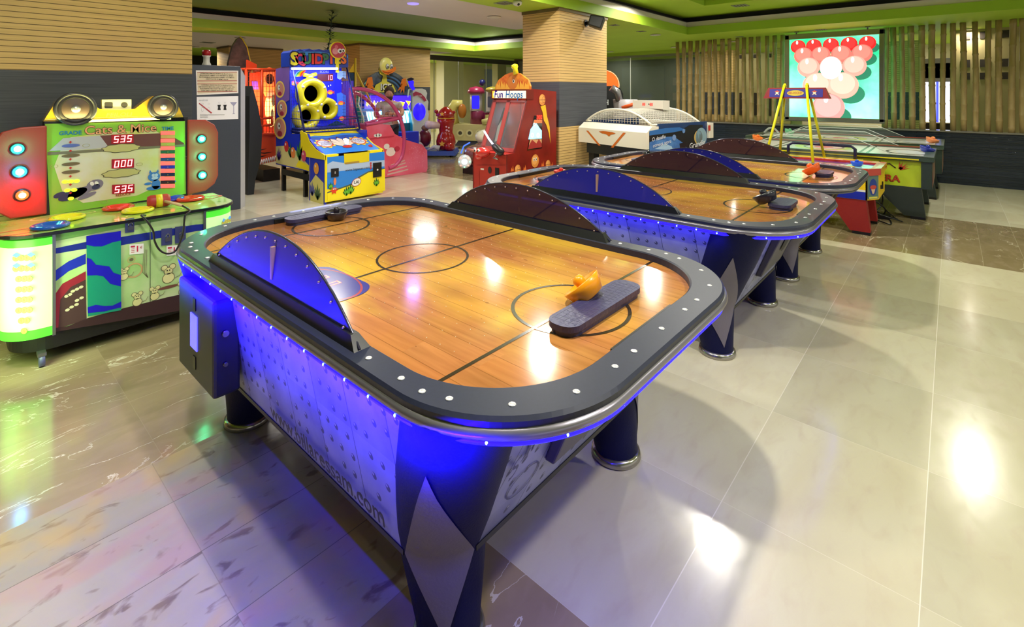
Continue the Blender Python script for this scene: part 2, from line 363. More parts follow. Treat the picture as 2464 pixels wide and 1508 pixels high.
def ball2(cx, cy, r, c, c2, lift):
    cy = 1-cy
    im.use(M('2c8468', .5, emit=.7)).flat(circ(r*.9, 24, (cx+r*.35)*W_, (cy-r*.45)*H_, 1, .8), O, U, V, lift-.0005, (-1, 0, 0))
    im.use(M(c, .4, emit=1.5)).flat(circ(r, 32, cx*W_, cy*H_), O, U, V, lift, (-1, 0, 0))
    im.use(M(c2, .4, emit=1.7)).flat(circ(r*.8, 28, (cx-.02*r)*W_, (cy+.1*r)*H_), O, U, V, lift+.0004, (-1, 0, 0))
    im.use(M('fff4f0', .4, emit=1.6)).flat(circ(r*.2, 12, (cx-.1*r)*W_, (cy+.42*r)*H_, .7, 1.4), O, U, V, lift+.0008, (-1, 0, 0))
L_ = .001
for cx in (.105, .29, .486, .686, .88): ball2(cx, .095, .125, 'b81c20', 'c42a2a', L_)
for cx in (.168, .371, .60, .823): ball2(cx, .215, .155, 'd06058', 'd86a60', L_+.0015)
for cx in (.229, .486, .743): ball2(cx, .365, .18, 'e8857a', 'f09488', L_+.003)
for cx in (.33, .62): ball2(cx, .60, .235, 'ee8e80', 'f49c8e', L_+.0045)
ball2(.457, .875, .255, 'e87a78', 'ec8684', L_+.006)
im.v = [Vector((p.x, min(max(p.y, .935), 2.31), min(max(p.z, 1.05), 2.50))) for p in im.v]
im.use(M('fffaf4', .4, emit=2.2)).flat(circ(.185, 28, .486*W_, .62*H_, .9, 1.1), O, U, V, L_+.0052, (-1, 0, 0))
im.build('screen_panel', sc)
# ---------------------------------------------------------------- rear rooms
BEI = M('c9bb94', .6, noise=.12, nscale=1.2); OLV = M('6b6446', .6, noise=.2, nscale=1)
b = MB().use(BEI).box(15.5, 15.7, -7, 6, 0, 2.65).build('wall_back', kind='structure')
# panel with square openings
b = MB().use(M('b3a06c', .55)).box(12.35, 12.41, -3.6, .02, .0, 2.65)
b.build('trim_2', kind='structure')
b = MB().use(M('3a2f22', .7))
for r_, (z0, z1) in enumerate(((2.47, 2.60), (1.96, 2.10), (1.74, 1.86))):
    for k in range(14):
        y = -.12-k*.26; b.box(12.335, 12.352, y-.13, y, z0, z1)
b.build('trim_3', kind='structure')
b = MB().use(M('b3a06c', .55)).box(12.35, 12.41, 2.45, 3.9, 0, 2.4).build('trim_4', kind='structure')
b = MB().use(M('3a2f22', .7))
for z0, z1 in ((2.3, 2.38), (.98, 1.5)):
    for k in range(5): b.box(12.335, 12.352, 2.5+k*.28, 2.62+k*.28, z0, z1)
b.build('trim_5', kind='structure')
# bright blue-white glazed opening seen between bamboo poles
b = MB().use(M('dfe6ff', .4, emit=1.6)).box(13.4, 13.42, -.25, .55, .9, 1.72); b.use(M('3a44ff', .4, emit=2.)).box(13.39, 13.4, -.25, -.2, .9, 1.72).box(13.39, 13.4, .2, .24, .9, 1.72).box(13.39, 13.4, .5, .55, .9, 1.72)
b.use(M('8b8f9e', .5)).box(13.4, 13.44, -.3, .6, 1.72, 2.1).box(13.4, 13.44, -.3, .6, 1.8, 2.2); b.use(BLACK).box(13.38, 13.46, -.3, .6, .0, .88)
tag(b.build('lit_display'), 'bright white and blue lit display behind the bamboo on the right', 'display')
b = MB().use(M('9aa8e0', .4, emit=1.)).box(13.4, 13.42, 3.1, 3.5, .95, 1.55); b.use(BLACK).box(13.39, 13.45, 3.08, 3.52, 0, .9).box(13.39, 13.45, 3.08, 3.52, .9, .95).box(13.39, 13.45, 3.08, 3.52, 1.55, 1.6).box(13.39, 13.45, 3.28, 3.31, .9, 1.6)
tag(b.build('lit_display'), 'small pale blue lit display behind the bamboo left of the screen', 'display')
# right glass wall beyond the pillar
b = MB().use(M('33331f', .6, noise=.3, nscale=.8)).box(16.2, 16.3, 5, 14, 0, 2.65); b.use(M('2c3530', .4)).box(16.1, 16.2, 7.3, 8.9, 0, 2.4)
b.use(M('6d5a48', .6)).box(16.1, 16.2, 5.4, 7.0, 1.75, 2.0).box(16.1, 16.2, 5.4, 7., 1.25, 1.5); b.build('wall_far', kind='structure')
g = MB().use(GLASS).box(13., 13.02, 4.8, 11.2, 0, 2.5); g.use(M('8f9088', .3, .6)).box(12.97, 13.05, 4.8, 11.2, 2.5, 2.56).box(12.99, 13.03, 4.8, 11.2, 0, .04)
for y in (4.8, 6.9, 9.1, 11.15): g.use(M('c8ccc4', .2)).box(12.995, 13.025, y, y+.015, 0, 2.5)
g.build('window_1', kind='structure')
# far glass front
g = MB().use(GLASS).box(8.42, 13., 11.2, 11.22, 0, 2.44); g.use(M('2f2a2a', .5)).box(8.42, 13., 11.12, 11.24, 2.44, 2.58)
g.use(M('2f2a2a', .5)).box(12.85, 13, 11.15, 11.25, 0, 2.44)
for x in (9.35, 10.3, 11.5): g.use(M('9a9a80', .2)).box(x, x+.015, 11.195, 11.225, 0, 2.44)
g.build('window_2', kind='structure')
b = MB().use(M('d8cc8c', .5, noise=.08, nscale=2)).box(6, 18, 15., 15.2, 0, 2.65); b.use(M('b8b060', .6)).box(10.2, 11.1, 14.9, 15, 2., 2.5)
b.use(M('6f7a94', .5)).box(15.3, 16.1, 14.9, 15, 0, 2.5); b.use(M('dcd3ac', .5)).box(11.2, 12.1, 12.9, 13.3, 0, 2.65).box(14.4, 14.9, 13.4, 13.7, 0, 2.65); b.build('wall_rear', kind='structure')
b = MB().use(M('6b5646', .6, noise=.1)).box(12.98, 14.8, 11.1, 11.3, 0, 2.65); b.build('trim_6', kind='structure')
b = MB().use(M('1c1a1c', .6)).box(-6, 6.3, 17.5, 17.6, 0, 2.65); b.build('wall_left', kind='structure')
MB().use(M('6e6448', .7)).box(-3.4, -3.3, -5.5, 17.5, 0, 2.65).build('wall_side', kind='structure')  # unseen wall added to block ambient light from the left
# loudspeaker on the pillar
sp = thing('wall_speaker', 'black wedge loudspeaker mounted high on the middle pillar', 'speaker', (6.1, 3.96, 2.4))
b = MB().use(M('1d1f24', .45)); R = Matrix.Translation((6.12, 3.80, 2.50)) @ Matrix.Rotation(.5, 4, 'Z') @ Matrix.Rotation(.25, 4, 'X'); b.T = R
b.hexa([(-.15, -.10, -.09), (.15, -.10, -.09), (.10, .09, -.07), (-.10, .09, -.07)], [(-.15, -.12, .09), (.15, -.12, .09), (.10, .09, .08), (-.10, .09, .08)]); b.build('speaker_box', sp, .02, 3)
MB().use(BLACK).cyl((6.12, 3.96, 2.5), (6.12, 3.86, 2.5), .025).cyl((6.12, 3.962, 2.5), (6.12, 3.95, 2.5), .05).build('bracket', sp)
# ceiling lamps: fixture + light
def downlight(x, y, z, label, p=70, r=.085, col=(1, .95, .85), on=True, spread=PI*.9, group='recessed ceiling lamps'):
    d = thing('ceiling_lamp', label, 'lamp', (x, y, z-.012), group)
    MB().use(M('d8d6d0', .3)).lathe([(r*.82, 0), (r*1.2, -.004), (r*1.25, .004), (r*.82, .011)], (x, y, z-.012), n=24).build('trim_ring', d)
    MB().use(M('fff6e6', .3, emit=22. if on else .3)).lathe([(r*.8, .0), (r*.8, .004)], (x, y, z-.010), n=24).build('bulb', d)
    if on: area((x, y, z-.03), r*1.6, p*.42, col, spread=spread)
for i, (px, py, lb) in enumerate(((1189, 40, 'bright round lamp in the ceiling left of the middle pillar'), (1577, 83, 'bright round lamp in the green ceiling right of the middle pillar'), (1468, 124, 'small lamp close behind the right edge of the middle pillar'), (1624, 113, 'small lamp beside the leftmost bamboo pole'), (578, 91, 'lamp above the dark wooden surfboard shape'), (473, 113, 'far lamp just right of the wide left pillar'), (1766, 99, 'lamp shining between bamboo poles left of the screen'), (2331, 70, 'lamp behind the bamboo right of the screen'), (2448, 68, 'lamp behind the bamboo at the right edge of the view'))):
    x, y = gz(px, py, 2.648); downlight(x, y, 2.649, lb, 62 if i < 2 else (38 if i < 6 else 16))
for (x, y, z, lb, p) in ((5.45, 1.9, 3.16, 'lamp in the raised ceiling above the second hockey table', 110), (8.45, -.2, 3.16, 'lamp in the raised ceiling over the right part of the floor', 78), (4.45, 3.45, 3.0, 'lamp in the raised ceiling above the far end of the hockey tables', 90), (7.3, 3.5, 3.0, 'lamp in the raised ceiling above the white caged table', 80),
    (.52, 2.45, 3.16, 'lamp in the raised ceiling over the far left corner of the first table', 55), (1.9, -.9, 3.16, 'lamp in the raised ceiling behind the viewer', 95), (1.05, .9, 3.16, 'lamp in the raised ceiling above the first table', 90), (3.4, -2.4, 3.16, 'lamp in the raised ceiling far right of the first table', 85), (6.2, -2.6, 3.16, 'lamp in the raised ceiling over the pale floor', 80)):  # the far left corner lamp is added to brighten the wide pillar
    downlight(x, y, z, lb, p)
for (x, y, p, lb) in ((-.55, .75, 11, 'narrow lamp in the raised ceiling left of the viewer'), (-.75, 1.9, 14, 'narrow lamp in the raised ceiling in front of the hammer game'), (-.4, 3.1, 16, 'narrow lamp in the raised ceiling close to the wide pillar')):  # narrow downlights added to brighten the left floor but not the table side
    downlight(x, y, 3.16, lb, p, spread=math.radians(58))
for (x, y, p) in ( (2.8, 6.0-.7, 60), (3., 7.9, 35), (6.6, 8.2, 28), (9.3, 9.3, 60), (11.5, 13.2, 260), (9, 13, 160), (14.5, 9.5, 12), (14.2, 1.5, 90), (14, -2.5, 80), (1.2, 8.5, 40)):  # unseen lights without fixtures, added to brighten the hall and rear rooms
    area((x, y, 2.62 if (not 6 < y < 9.9 or x > 9.7) and x > 0 else 2.97), .5, p*.5, (1, .96, .88))
# ---------------------------------------------------------------- air hockey tables
def wood_mat():
    t = NT(.13); px = t.cell(t.x, .078, 0.); py = t.cell(t.math('ADD', t.y, t.math('MULTIPLY', t.white(t.vec(px, 3.)), 1.1)), .9, 0.)
    r = t.white(t.vec(px, py)); g = t.noise(6, t.vec(t.math('ADD', t.math('MULTIPLY', t.x, 5), t.math('MULTIPLY', r, 9.)), t.math('MULTIPLY', t.y, .35)), 8, .6)
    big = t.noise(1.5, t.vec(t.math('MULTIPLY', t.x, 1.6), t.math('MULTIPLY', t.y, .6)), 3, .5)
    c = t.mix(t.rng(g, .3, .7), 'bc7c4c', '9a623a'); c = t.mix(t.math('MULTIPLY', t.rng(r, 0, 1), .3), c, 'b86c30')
    cen = t.math('SUBTRACT', 1., t.math('MULTIPLY', t.math('ABSOLUTE', t.y), .75)); ye = t.math('MULTIPLY', t.rng(big, .44, .64), t.math('MAXIMUM', cen, 0.))  # yellow towards mid-table paints in the reflected lamp light
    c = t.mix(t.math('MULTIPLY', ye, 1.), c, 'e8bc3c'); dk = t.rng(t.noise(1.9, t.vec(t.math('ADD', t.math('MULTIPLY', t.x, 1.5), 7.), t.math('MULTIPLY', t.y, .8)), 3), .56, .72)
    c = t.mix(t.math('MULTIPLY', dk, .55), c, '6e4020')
    kn = t.math('GREATER_THAN', t.noise(13, t.vec(t.math('MULTIPLY', t.x, 1.6), t.math('MULTIPLY', t.y, .8)), 2), .735); c = t.mix(t.math('MULTIPLY', kn, .5), c, '603418')
    c = t.mix(t.math('MULTIPLY', t.line(t.x, .078, 0., .0012), .6), c, '6a3e1c')
    t.col(c); t.b.inputs['Coat Weight'].default_value = .3; t.b.inputs['Coat Roughness'].default_value = .05
    return t.m
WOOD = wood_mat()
def plate_mat():
    """riveted grey metal plates"""
    t = NT(.38, .35); u = t.math('ADD', t.x, t.y); p = .058
    cx = t.cell(u, p, 0.); cz = t.cell(t.z, p, 0.); fx = t.math('SUBTRACT', t.math('FRACT', t.math('DIVIDE', u, p)), .5); fz = t.math('SUBTRACT', t.math('FRACT', t.math('DIVIDE', t.z, p)), .5)
    jit = t.math('MULTIPLY', t.math('SUBTRACT', t.white(t.vec(cx, cz)), .5), .3); fx = t.math('ADD', fx, jit)
    d = t.math('SQRT', t.math('ADD', t.math('MULTIPLY', fx, fx), t.math('MULTIPLY', fz, fz)))
    dot = t.math('LESS_THAN', d, .185); hi = t.math('LESS_THAN', t.math('SQRT', t.math('ADD', t.math('POWER', t.math('ADD', fx, -.07), 2.), t.math('POWER', t.math('ADD', fz, -.07), 2.))), .075)
    r = t.white(t.vec(t.cell(u, .21, 0.), t.cell(t.z, .17, .02))); keep = t.math('GREATER_THAN', t.white(t.vec(cz, cx)), .25)
    c = t.mix(r, '999eba', '6a7094'); n = t.noise(5, None, 6); c = t.mix(t.math('MULTIPLY', t.rng(n, .35, .7), .4), c, 'd0d4e0')
    c = t.mix(t.math('MULTIPLY', t.math('MULTIPLY', dot, keep), .85), c, '343848'); c = t.mix(t.math('MULTIPLY', t.math('MULTIPLY', hi, keep), .8), c, 'b8bcc8')
    c = t.mix(t.math('MULTIPLY', t.line(u, .21, 0., .002), .8), c, '3c4050'); t.col(c); return t.m
PLATE = plate_mat()
RIM = M('1f243e', .42, noise=.15, nscale=90, coat=.08); NAVY = M('10133a', .5, bump=.12, nscale=160); TRIM = M('8e8a98', .28, .7)
LEDB = M('1208ff', .4, emit=4.5); LEDW = M('c8ccff', .4, emit=4.); LEDP = M('66a0ff', .3, emit=12.); LEDOFF = M('50525c', .3)
SHIELD = M('2a2a90', .07, alpha=.95, coat=.3); SHIELD2 = M('231a38', .08, alpha=.93, coat=.3); BASEB = M('15161c', .3); BOLT = M('e6e6f0', .25, .5)  # left shields use a bluer copy of the tint, standing in for LED glow
NAVY.node_tree.nodes['Principled BSDF'].inputs['Specular IOR Level'].default_value = .12
TA, TB, TR = .70, 1.155, .38; IA, IB, IR = .615, 1.05, .34; ZR = .81
def hockey(cx, cy, label):
    t = thing('air_hockey_table', label, 'air hockey table', (cx, cy, 0), 'wood-topped air hockey tables')
    T = Matrix.Translation((cx, cy, 0))
    def mb(): return MB(T)
    # rim: flat top ring with a rounded lip
    b = mb().use(RIM); o = rrect(TA, TB, TR); i = rrect(IA, IB, IR); n = len(o)
    lv = [(rrect(TA-.006, TB-.006, TR), ZR), (rrect(TA, TB, TR), ZR-.008), (rrect(TA, TB, TR), ZR-.022)]
    rings = [[(p[0], p[1], ZR-.035) for p in i], [(p[0], p[1], ZR-.004) for p in i], [(p[0], p[1], ZR) for p in rrect(IA+.005, IB+.005, IR)]]+[[(p[0], p[1], z) for p in q] for q, z in lv]
    vs = [p for r_ in rings for p in r_]; fs = [(k*n+j, k*n+(j+1) % n, (k+1)*n+(j+1) % n, (k+1)*n+j) for k in range(len(rings)-1) for j in range(n)]
    b.add(vs, fs, False); rim = b.build('rim', t)
    # playfield with printed lines
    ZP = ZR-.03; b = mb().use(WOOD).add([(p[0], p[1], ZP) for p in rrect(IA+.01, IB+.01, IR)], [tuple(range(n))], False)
    ink = M('33261c', .2); b.use(ink); U, V = (1, 0, 0), (0, 1, 0)
    w = .006
    for y in (0, -.78, .78): b.flat([(-IA+.01, y-w), (IA-.01, y-w), (IA-.01, y+w), (-IA+.01, y+w)], (0, 0, ZP), U, V, .001)
    b.ring(.20, .19, (0, 0, ZP), U, V, .0012, 48)
    b.ring(.20, .188, (0, -.78, ZP), U, V, .0012, 48); b.ring(.20, .188, (0, .78, ZP), U, V, .0012, 48)
    b.use(M('2a2a8c', .2)).flat(rrect(.11, .20, .09), (-.44, .04, ZP), U, V, .0014); b.use(M('a03040', .2)).ring(.1, .094, (-.44, .04, ZP), U, V, .0016, 40, 1.1, 2.0)
    b.use(M('ff5a48', .3, emit=3.)); b.digits('0', (-.42, .095, ZP), (0, -1, 0), (1, 0, 0), .055, .002, 0); b.digits('0', (-.42, .01, ZP), (0, -1, 0), (1, 0, 0), .055, .002, 0)
    b.build('playfield', t)
    h = mb().use(M('e8dcc0', .3))
    for a in range(24):
        for c in range(16):
            x, y = -.45+c*.06, -.70+a*.06; h.box(x-.0009, x+.0009, y-.0009, y+.0009, ZP, ZP+.0012)
    hh = h.build('air_holes', t); hh['kind'] = 'stuff'
    # chrome edge band and LED strip
    def loop(a, bb, r, z): return [(p[0], p[1], z) for p in rrect(a, bb, r)]
    b = mb().use(TRIM); prof = [(0, ZR-.022), (.006, ZR-.026), (.009, ZR-.036), (.004, ZR-.046), (-.008, ZR-.052)]
    rings = [loop(TA+d, TB+d, TR, z) for d, z in prof]; vs = [p for r_ in rings for p in r_]
    b.add(vs, [(k*n+j, k*n+(j+1) % n, (k+1)*n+(j+1) % n, (k+1)*n+j) for k in range(len(rings)-1) for j in range(n)], True); b.build('chrome_band', t)
    b = mb().use(LEDB).tube([(p[0], p[1], ZR-.058) for p in rrect(TA-.010, TB-.010, TR)], .0095, 6, True)
    pts = rrect(TA-.006, TB-.006, TR, 10)
    b.use(LEDP)
    for k in range(-7, 8):
        for sx in (-1, 1): b.ball((sx*(TA-.004), k*.11, ZR-.058), .0045, n=8, m=5)
    for k in (1, 4, 7, 10, 12, 15, 18, 21, 23, 26, 29, 32, 34, 37, 40, 43): b.ball((pts[k][0], pts[k][1], ZR-.058), .0045, n=8, m=5)
    b.build('led_strip', t)
    # bolts on the rim
    bolts = [(sx*(IA+.043), y) for sx in (-1, 1) for y in (-.60, -.74, -.82, .60, .74, .82)]+[(x, sy*(IB+.052)) for sy in (-1, 1) for x in (-.27, -.17, .0, .17, .27)]
    for sx in (-1, 1):
        for sy in (-1, 1):
            for an in (20, 45, 72): a = math.radians(an); bolts.append((sx*(TA-TR+math.cos(a)*(TR-.045)), sy*(TB-TR+math.sin(a)*(TR-.05))))
    for (x, y) in bolts: mb().use(BOLT).lathe([(.0, .0035), (.0045, .0033), (.008, .0018), (.010, 0)][::-1], (x, y, ZR), n=10).build('bolt', t)
    # goal slots
    for sy in (-1, 1): mb().use(BLACK).box(-.19, .19, sy*(IB-.004)-.004, sy*(IB-.004)+.004, ZP+.002, ZR-.006).build('goal_slot', t)
    # body: side panels, end panels
    BT = ZR-.07; BB = .28; xa, xb = .64, .575; ya, yb = .955, .775
    for sx in (-1, 1):
        b = mb().use(PLATE).hexa([(sx*(xb-.03), -.64, BB), (sx*xb, -.64, BB), (sx*xb, .64, BB), (sx*(xb-.03), .64, BB)], [(sx*(xa-.03), -.83, BT), (sx*xa, -.83, BT), (sx*xa, .83, BT), (sx*(xa-.03), .83, BT)])
        sl = Vector((sx*(xa-xb), 0, BT-BB)).normalized()
        b.use(M('1c1f30', .4)).text('www.billaressam.com', (sx*(xb+.016), sx*.22, BB+.055), (0, sx, 0), sl, .082, .003, .012)
        b.build('side_panel', t)
        mb().use(BLACK).box(min(sx*(xb-.03), sx*(xb+.003)), max(sx*(xb-.03), sx*(xb+.003)), -.64, .64, BB-.015, BB).build('edge_strip', t)
    for sy in (-1, 1):
        b = mb().use(PLATE).hexa([(-.44, sy*(yb-.03), BB), (.44, sy*(yb-.03), BB), (.44, sy*yb, BB), (-.44, sy*yb, BB)], [(-.53, sy*(ya-.03), BT), (.53, sy*(ya-.03), BT), (.53, sy*ya, BT), (-.53, sy*ya, BT)])
        sl = Vector((0, sy*(ya-yb), BT-BB)).normalized(); uu = (-sy, 0, 0)
        def onp(u_, h): return (u_*-sy, sy*(yb+(ya-yb)*h/(BT-BB)), BB+h)
        pen = M('3c3f60', .4)
        b.use(pen).text('S4M', onp(-.33, .25), Vector((-sy, 0, .3)), sl, .10, .003, 0.).ring(.06, .055, onp(-.30, .12), uu, sl, .003, 20, 1.2, .8)
        b.build('end_panel', t)
        mb().use(BLACK).box(-.44, .44, min(sy*(yb-.03), sy*(yb+.003)), max(sy*(yb-.03), sy*(yb+.003)), BB-.015, BB).build('edge_strip', t)
        def qd(h, o): return [(-.20, onp(0, h)[1], BB+h), (.24, onp(0, h)[1], BB+h), (.24, onp(0, h)[1]+sy*o, BB+h), (-.20, onp(0, h)[1]+sy*o, BB+h)]
        mb().use(M('4c4a4c', .35, .3)).hexa(qd(.12, .035), qd(BT-BB-.005, .05)).build('puck_return_box', t, .006)
        c = onp(.02, .31); mb().use(M('050506', .5)).flat(circ(.075, 24), (c[0], c[1]+sy*.045, c[2]), (-sy, 0, 0), sl, .004).build('puck_hole', t)
    # legs: rounded corner column narrowing to a foot, with a grey kite on the outside
    for sx in (-1, 1):
        for sy in (-1, 1):
            sec = [(ZR-.036, .545, .85, .153), (BT+.0, .54, .835, .153), (.55, .51, .76, .146), (.40, .478, .70, .135), (.28, .45, .65, .127), (.16, .453, .668, .108), (.06, .459, .686, .09), (.03, .46, .69, .087)]
            vs = []; N = 32
            for z, cx_, cy_, r in sec:
                for k in range(N): a = 2*PI*k/N; vs.append((sx*cx_+math.cos(a)*r, sy*cy_+math.sin(a)*r, z))
            fs = [(k*N+j, k*N+(j+1) % N, (k+1)*N+(j+1) % N, (k+1)*N+j) for k in range(len(sec)-1) for j in range(N)]
            lg = mb().use(NAVY).add(vs, fs, True).build('leg', t)
            kv = []; a0 = math.atan2(sy, sx)
            for q in range(17):
                f = q/16; z = .63-f*(.63-.07); wd = (f/.625 if f < .625 else (1-f)/.375)*.78
                for k in range(len(sec)-1):
                    if sec[k][0] >= z >= sec[k+1][0]:
                        u_ = (sec[k][0]-z)/(sec[k][0]-sec[k+1][0]); p = [sec[k][i]+(sec[k+1][i]-sec[k][i])*u_ for i in range(4)]
                for j in range(9): a = a0-sx*sy*.44*max(0, (z-.28)/.35)+(j-4)/4*wd; kv.append((sx*p[1]+math.cos(a)*(p[3]+.004), sy*p[2]+math.sin(a)*(p[3]+.004), z))
            mb().use(M('6a6470', .5, bump=.1, nscale=120)).add(kv, [(q*9+j, q*9+j+1, q*9+10+j, q*9+9+j) for q in range(16) for j in range(8)], True).build('kite_panel', lg)
            mb().use(M('a8a49c', .22, .9)).lathe([(.098, 0), (.102, .008), (.098, .026), (.086, .032)], (sx*.46, sy*.69, 0), n=28).build('foot_ring', lg)
    # shields
    for sx in (-1, 1):
        x = sx*(IA+.035); arc = []; m = 28; hw, hh_ = .55, .20
        for k in range(m+1):
            u_ = -1+2*k/m; arc.append((u_*hw, hh_*(1-abs(u_)**2.15)))
        poly = arc+[(hw, -.0), (-hw, 0)]
        s1 = mb().use(SHIELD if sx < 0 else SHIELD2).prism([(p[0], p[1]) for p in arc], (x, 0, ZR+.002), (0, 1, 0), (-sx*.12, 0, 1), (sx, 0, 0), .006)
        e = mb().use(M('3c3c50', .2, .3)).tube([(x-sx*.12*p[1]+sx*.003, p[0], ZR+.002+p[1]) for p in arc], .0045, 6); e.build('shield_edge', t)
        bo = s1.use(M('b0989a', .3, .5))
        for k in range(2, m-1, 2):
            u_ = -1+2*k/m; hgt = hh_*(1-abs(u_)**2.15)-.018
            if hgt > .02: bo.ball((x-sx*.12*hgt-sx*.004, u_*hw, ZR+hgt), .0045, n=6, m=4); bo.ball((x-sx*.12*hgt+sx*.010, u_*hw, ZR+hgt), .0045, n=6, m=4)
        bo.build('shield', t)
        mb().use(M('b08a74', .4)).box(x-.003, x+.012, -.006, .006, ZR+.055, ZR+.165).build('centre_marker', t)  # pale strip stands in for a light tube reflected in the shield
        mb().use(BASEB).hexa([(x-sx*.03, -hw, ZR), (x+sx*.02, -hw, ZR), (x+sx*.02, hw, ZR), (x-sx*.03, hw, ZR)], [(x-sx*.012, -hw+.03, ZR+.035), (x+sx*.012, -hw+.03, ZR+.035), (x+sx*.012, hw-.03, ZR+.035), (x-sx*.012, hw-.03, ZR+.035)]).build('shield_base', t)
    # coin box at the far left
    cb = mb().use(M('33343e', .45, .2)).box(-.70, -.60, .40, .83, .31, .69).build('coin_box', t, .012)
    mb().use(M('4a48ff', .3, emit=2.5)).box(-.704, -.698, .58, .66, .44, .58).build('coin_slot', cb)
    mb().use(BLACK).box(-.703, -.699, .60, .63, .60, .65).box(-.703, -.699, .60, .63, .36, .41).build('keyhole', cb)
    mb().use(CHROME).cyl((-.66, .398, .56), (-.66, .385, .56), .012).cyl((-.66, .398, .44), (-.66, .385, .44), .008).build('lock', cb)
    return t
T1 = hockey(1.39, 1.74, 'nearest wood-topped air hockey table, side glowing blue')
T2 = dup(T1, (2.03, -.03, 0), 'second wood-topped air hockey table, blue light strip over grey riveted side'); T3 = dup(T1, (3.58, -.04, 0), 'third and farthest wood-topped air hockey table, its light strip dark', skip=('coin_box',))
for o in T3.children:
    if o.name.startswith('led_strip'):
        for ms in o.material_slots: ms.link = 'OBJECT'; ms.material = LEDOFF
# LED light that falls on the panels
def led_light(cx, cy, side, p, ln=1.6):
    d = Vector((.966, 0, -.259)) if side == 'L' else Vector((0, .966, -.259))
    q = d.to_track_quat('-Z', 'X').to_euler()
    o = area((cx-TA-.045, cy, .722) if side == 'L' else (cx, cy-TB-.03, .73), .02, p, (.014, .001, 1), q, 'RECTANGLE', ln if side == 'L' else .9, math.radians(125))
    m = Matrix((( 0, 0, 0), (0, 0, 0), (0, 0, 0))); z = -d.normalized(); y = Vector((0, 1, 0)) if side == 'L' else Vector((1, 0, 0)); x = y.cross(z)
    m.col[0] = x; m.col[1] = y; m.col[2] = z; o.rotation_euler = m.to_euler()
led_light(1.39, 1.74, 'L', 46, 2.1); led_light(1.39, 1.74, 'S', .8); led_light(3.42, 1.71, 'L', 1.0); led_light(3.42, 1.71, 'S', .8)
o = area((1.39-.705, 1.74, .817), .015, 2.2, (.05, .02, 1), (0, 0, 0), 'RECTANGLE', 1.0, math.radians(110))  # extra blue light added above the rim to brighten the left shield
m = Matrix(((0, 0, 0), (0, 0, 0), (0, 0, 0))); dd = Vector((.45, 0, .89)); m.col[2] = -dd; m.col[1] = (0, 1, 0); m.col[0] = Vector((0, 1, 0)).cross(-dd); o.rotation_euler = m.to_euler()
# paddles (flat goal blockers) and mallets
PAD = M('33335c', .35, bump=.25, nscale=60); ink2 = M('4a4a66', .35)
def pad(cx, cy, label, ang=0., L=.22, w=.047):
    R = Matrix.Translation((cx, cy, 0)) @ Matrix.Rotation(ang, 4, 'Z'); b = MB(R).use(PAD)
    z0 = ZR-.029
    for (q, a, c) in ((0, z0, z0+.014), (.006, z0+.016, z0+.034)): b.prism(rrect(L+q, w+q, w*.95, 8), (0, 0, a), (1, 0, 0), (0, 1, 0), (0, 0, 1), c-a)
    b.use(M('50506a', .4))
    for k in range(-9, 10): b.box(k*.021-.0006, k*.021+.0006, -w*.75, w*.75, z0+.034, z0+.0345)
    for k in range(-2, 3): b.box(-L*.9, L*.9, k*.02-.0006, k*.02+.0006, z0+.034, z0+.0345)
    return tag(b.build('goal_paddle'), label, 'paddle')
def mallet(loc, col, label, R=Matrix(), s=1., style='bowl'):
    t = thing('mallet', label, 'mallet', loc); T = Matrix.Translation(loc) @ R
    m = M(col, .3, coat=.3)
    if style == 'bowl':
        MB(T).use(m).lathe([(.030*s, 0), (.045*s, .004*s), (.056*s, .030*s), (.062*s, .048*s), (.059*s, .050*s), (.050*s, .034*s), (.036*s, .014*s), (.0, .012*s)], (0, 0, 0), n=28).build('bowl', t)
        MB(T).use(m).lathe([(.018*s, .012*s), (.014*s, .035*s), (.017*s, .050*s), (.019*s, .060*s), (.013*s, .070*s), (0, .073*s)], (0, 0, 0), n=20).build('knob', t)
    return t
zt = ZR-.029
pad(1.425, .875, 'long dark blue paddle at the front of the nearest table'); pad(1.455, 2.71, 'long dark paddle at the far end of the nearest table')
pad(3.50, .80, 'short dark paddle at the front of the second table', 0, .13, .06); pad(3.30, 2.46, 'dark paddle under the red bowl at the far end of the second table', 0, .15)
pad(5.05, .83, 'small brown paddle at the front of the third table', 0, .12, .055); pad(4.85, 2.45, 'dark paddle at the far end of the third table', 0, .15)
mallet((1.452, .918, zt+.027), 'f09a10', 'orange mallet tipped on its side against the long paddle of the nearest table', Matrix.Rotation(-.7, 4, 'X') @ Matrix.Rotation(-.2, 4, 'Y'), 1.15)
mallet((1.475, 2.62, zt), '26202c', 'dark bowl-shaped mallet beside the far paddle of the nearest table')
mallet((3.41, .86, zt+.034), '16182a', 'black mallet tipped beside the front paddle of the second table', Matrix.Rotation(-.5, 4, 'X'), 1.2)
mallet((3.34, 2.40, zt+.0345), 'd02a22', 'red bowl-shaped mallet at the far end of the second table')
mallet((4.95, .885, zt+.03), 'ff6a1c', 'orange mallet tipped beside the brown paddle of the third table', Matrix.Rotation(-.6, 4, 'X'), 1.25)
mallet((4.95, 2.42, zt+.0345), '15151c', 'black bowl-shaped mallet at the far end of the third table')
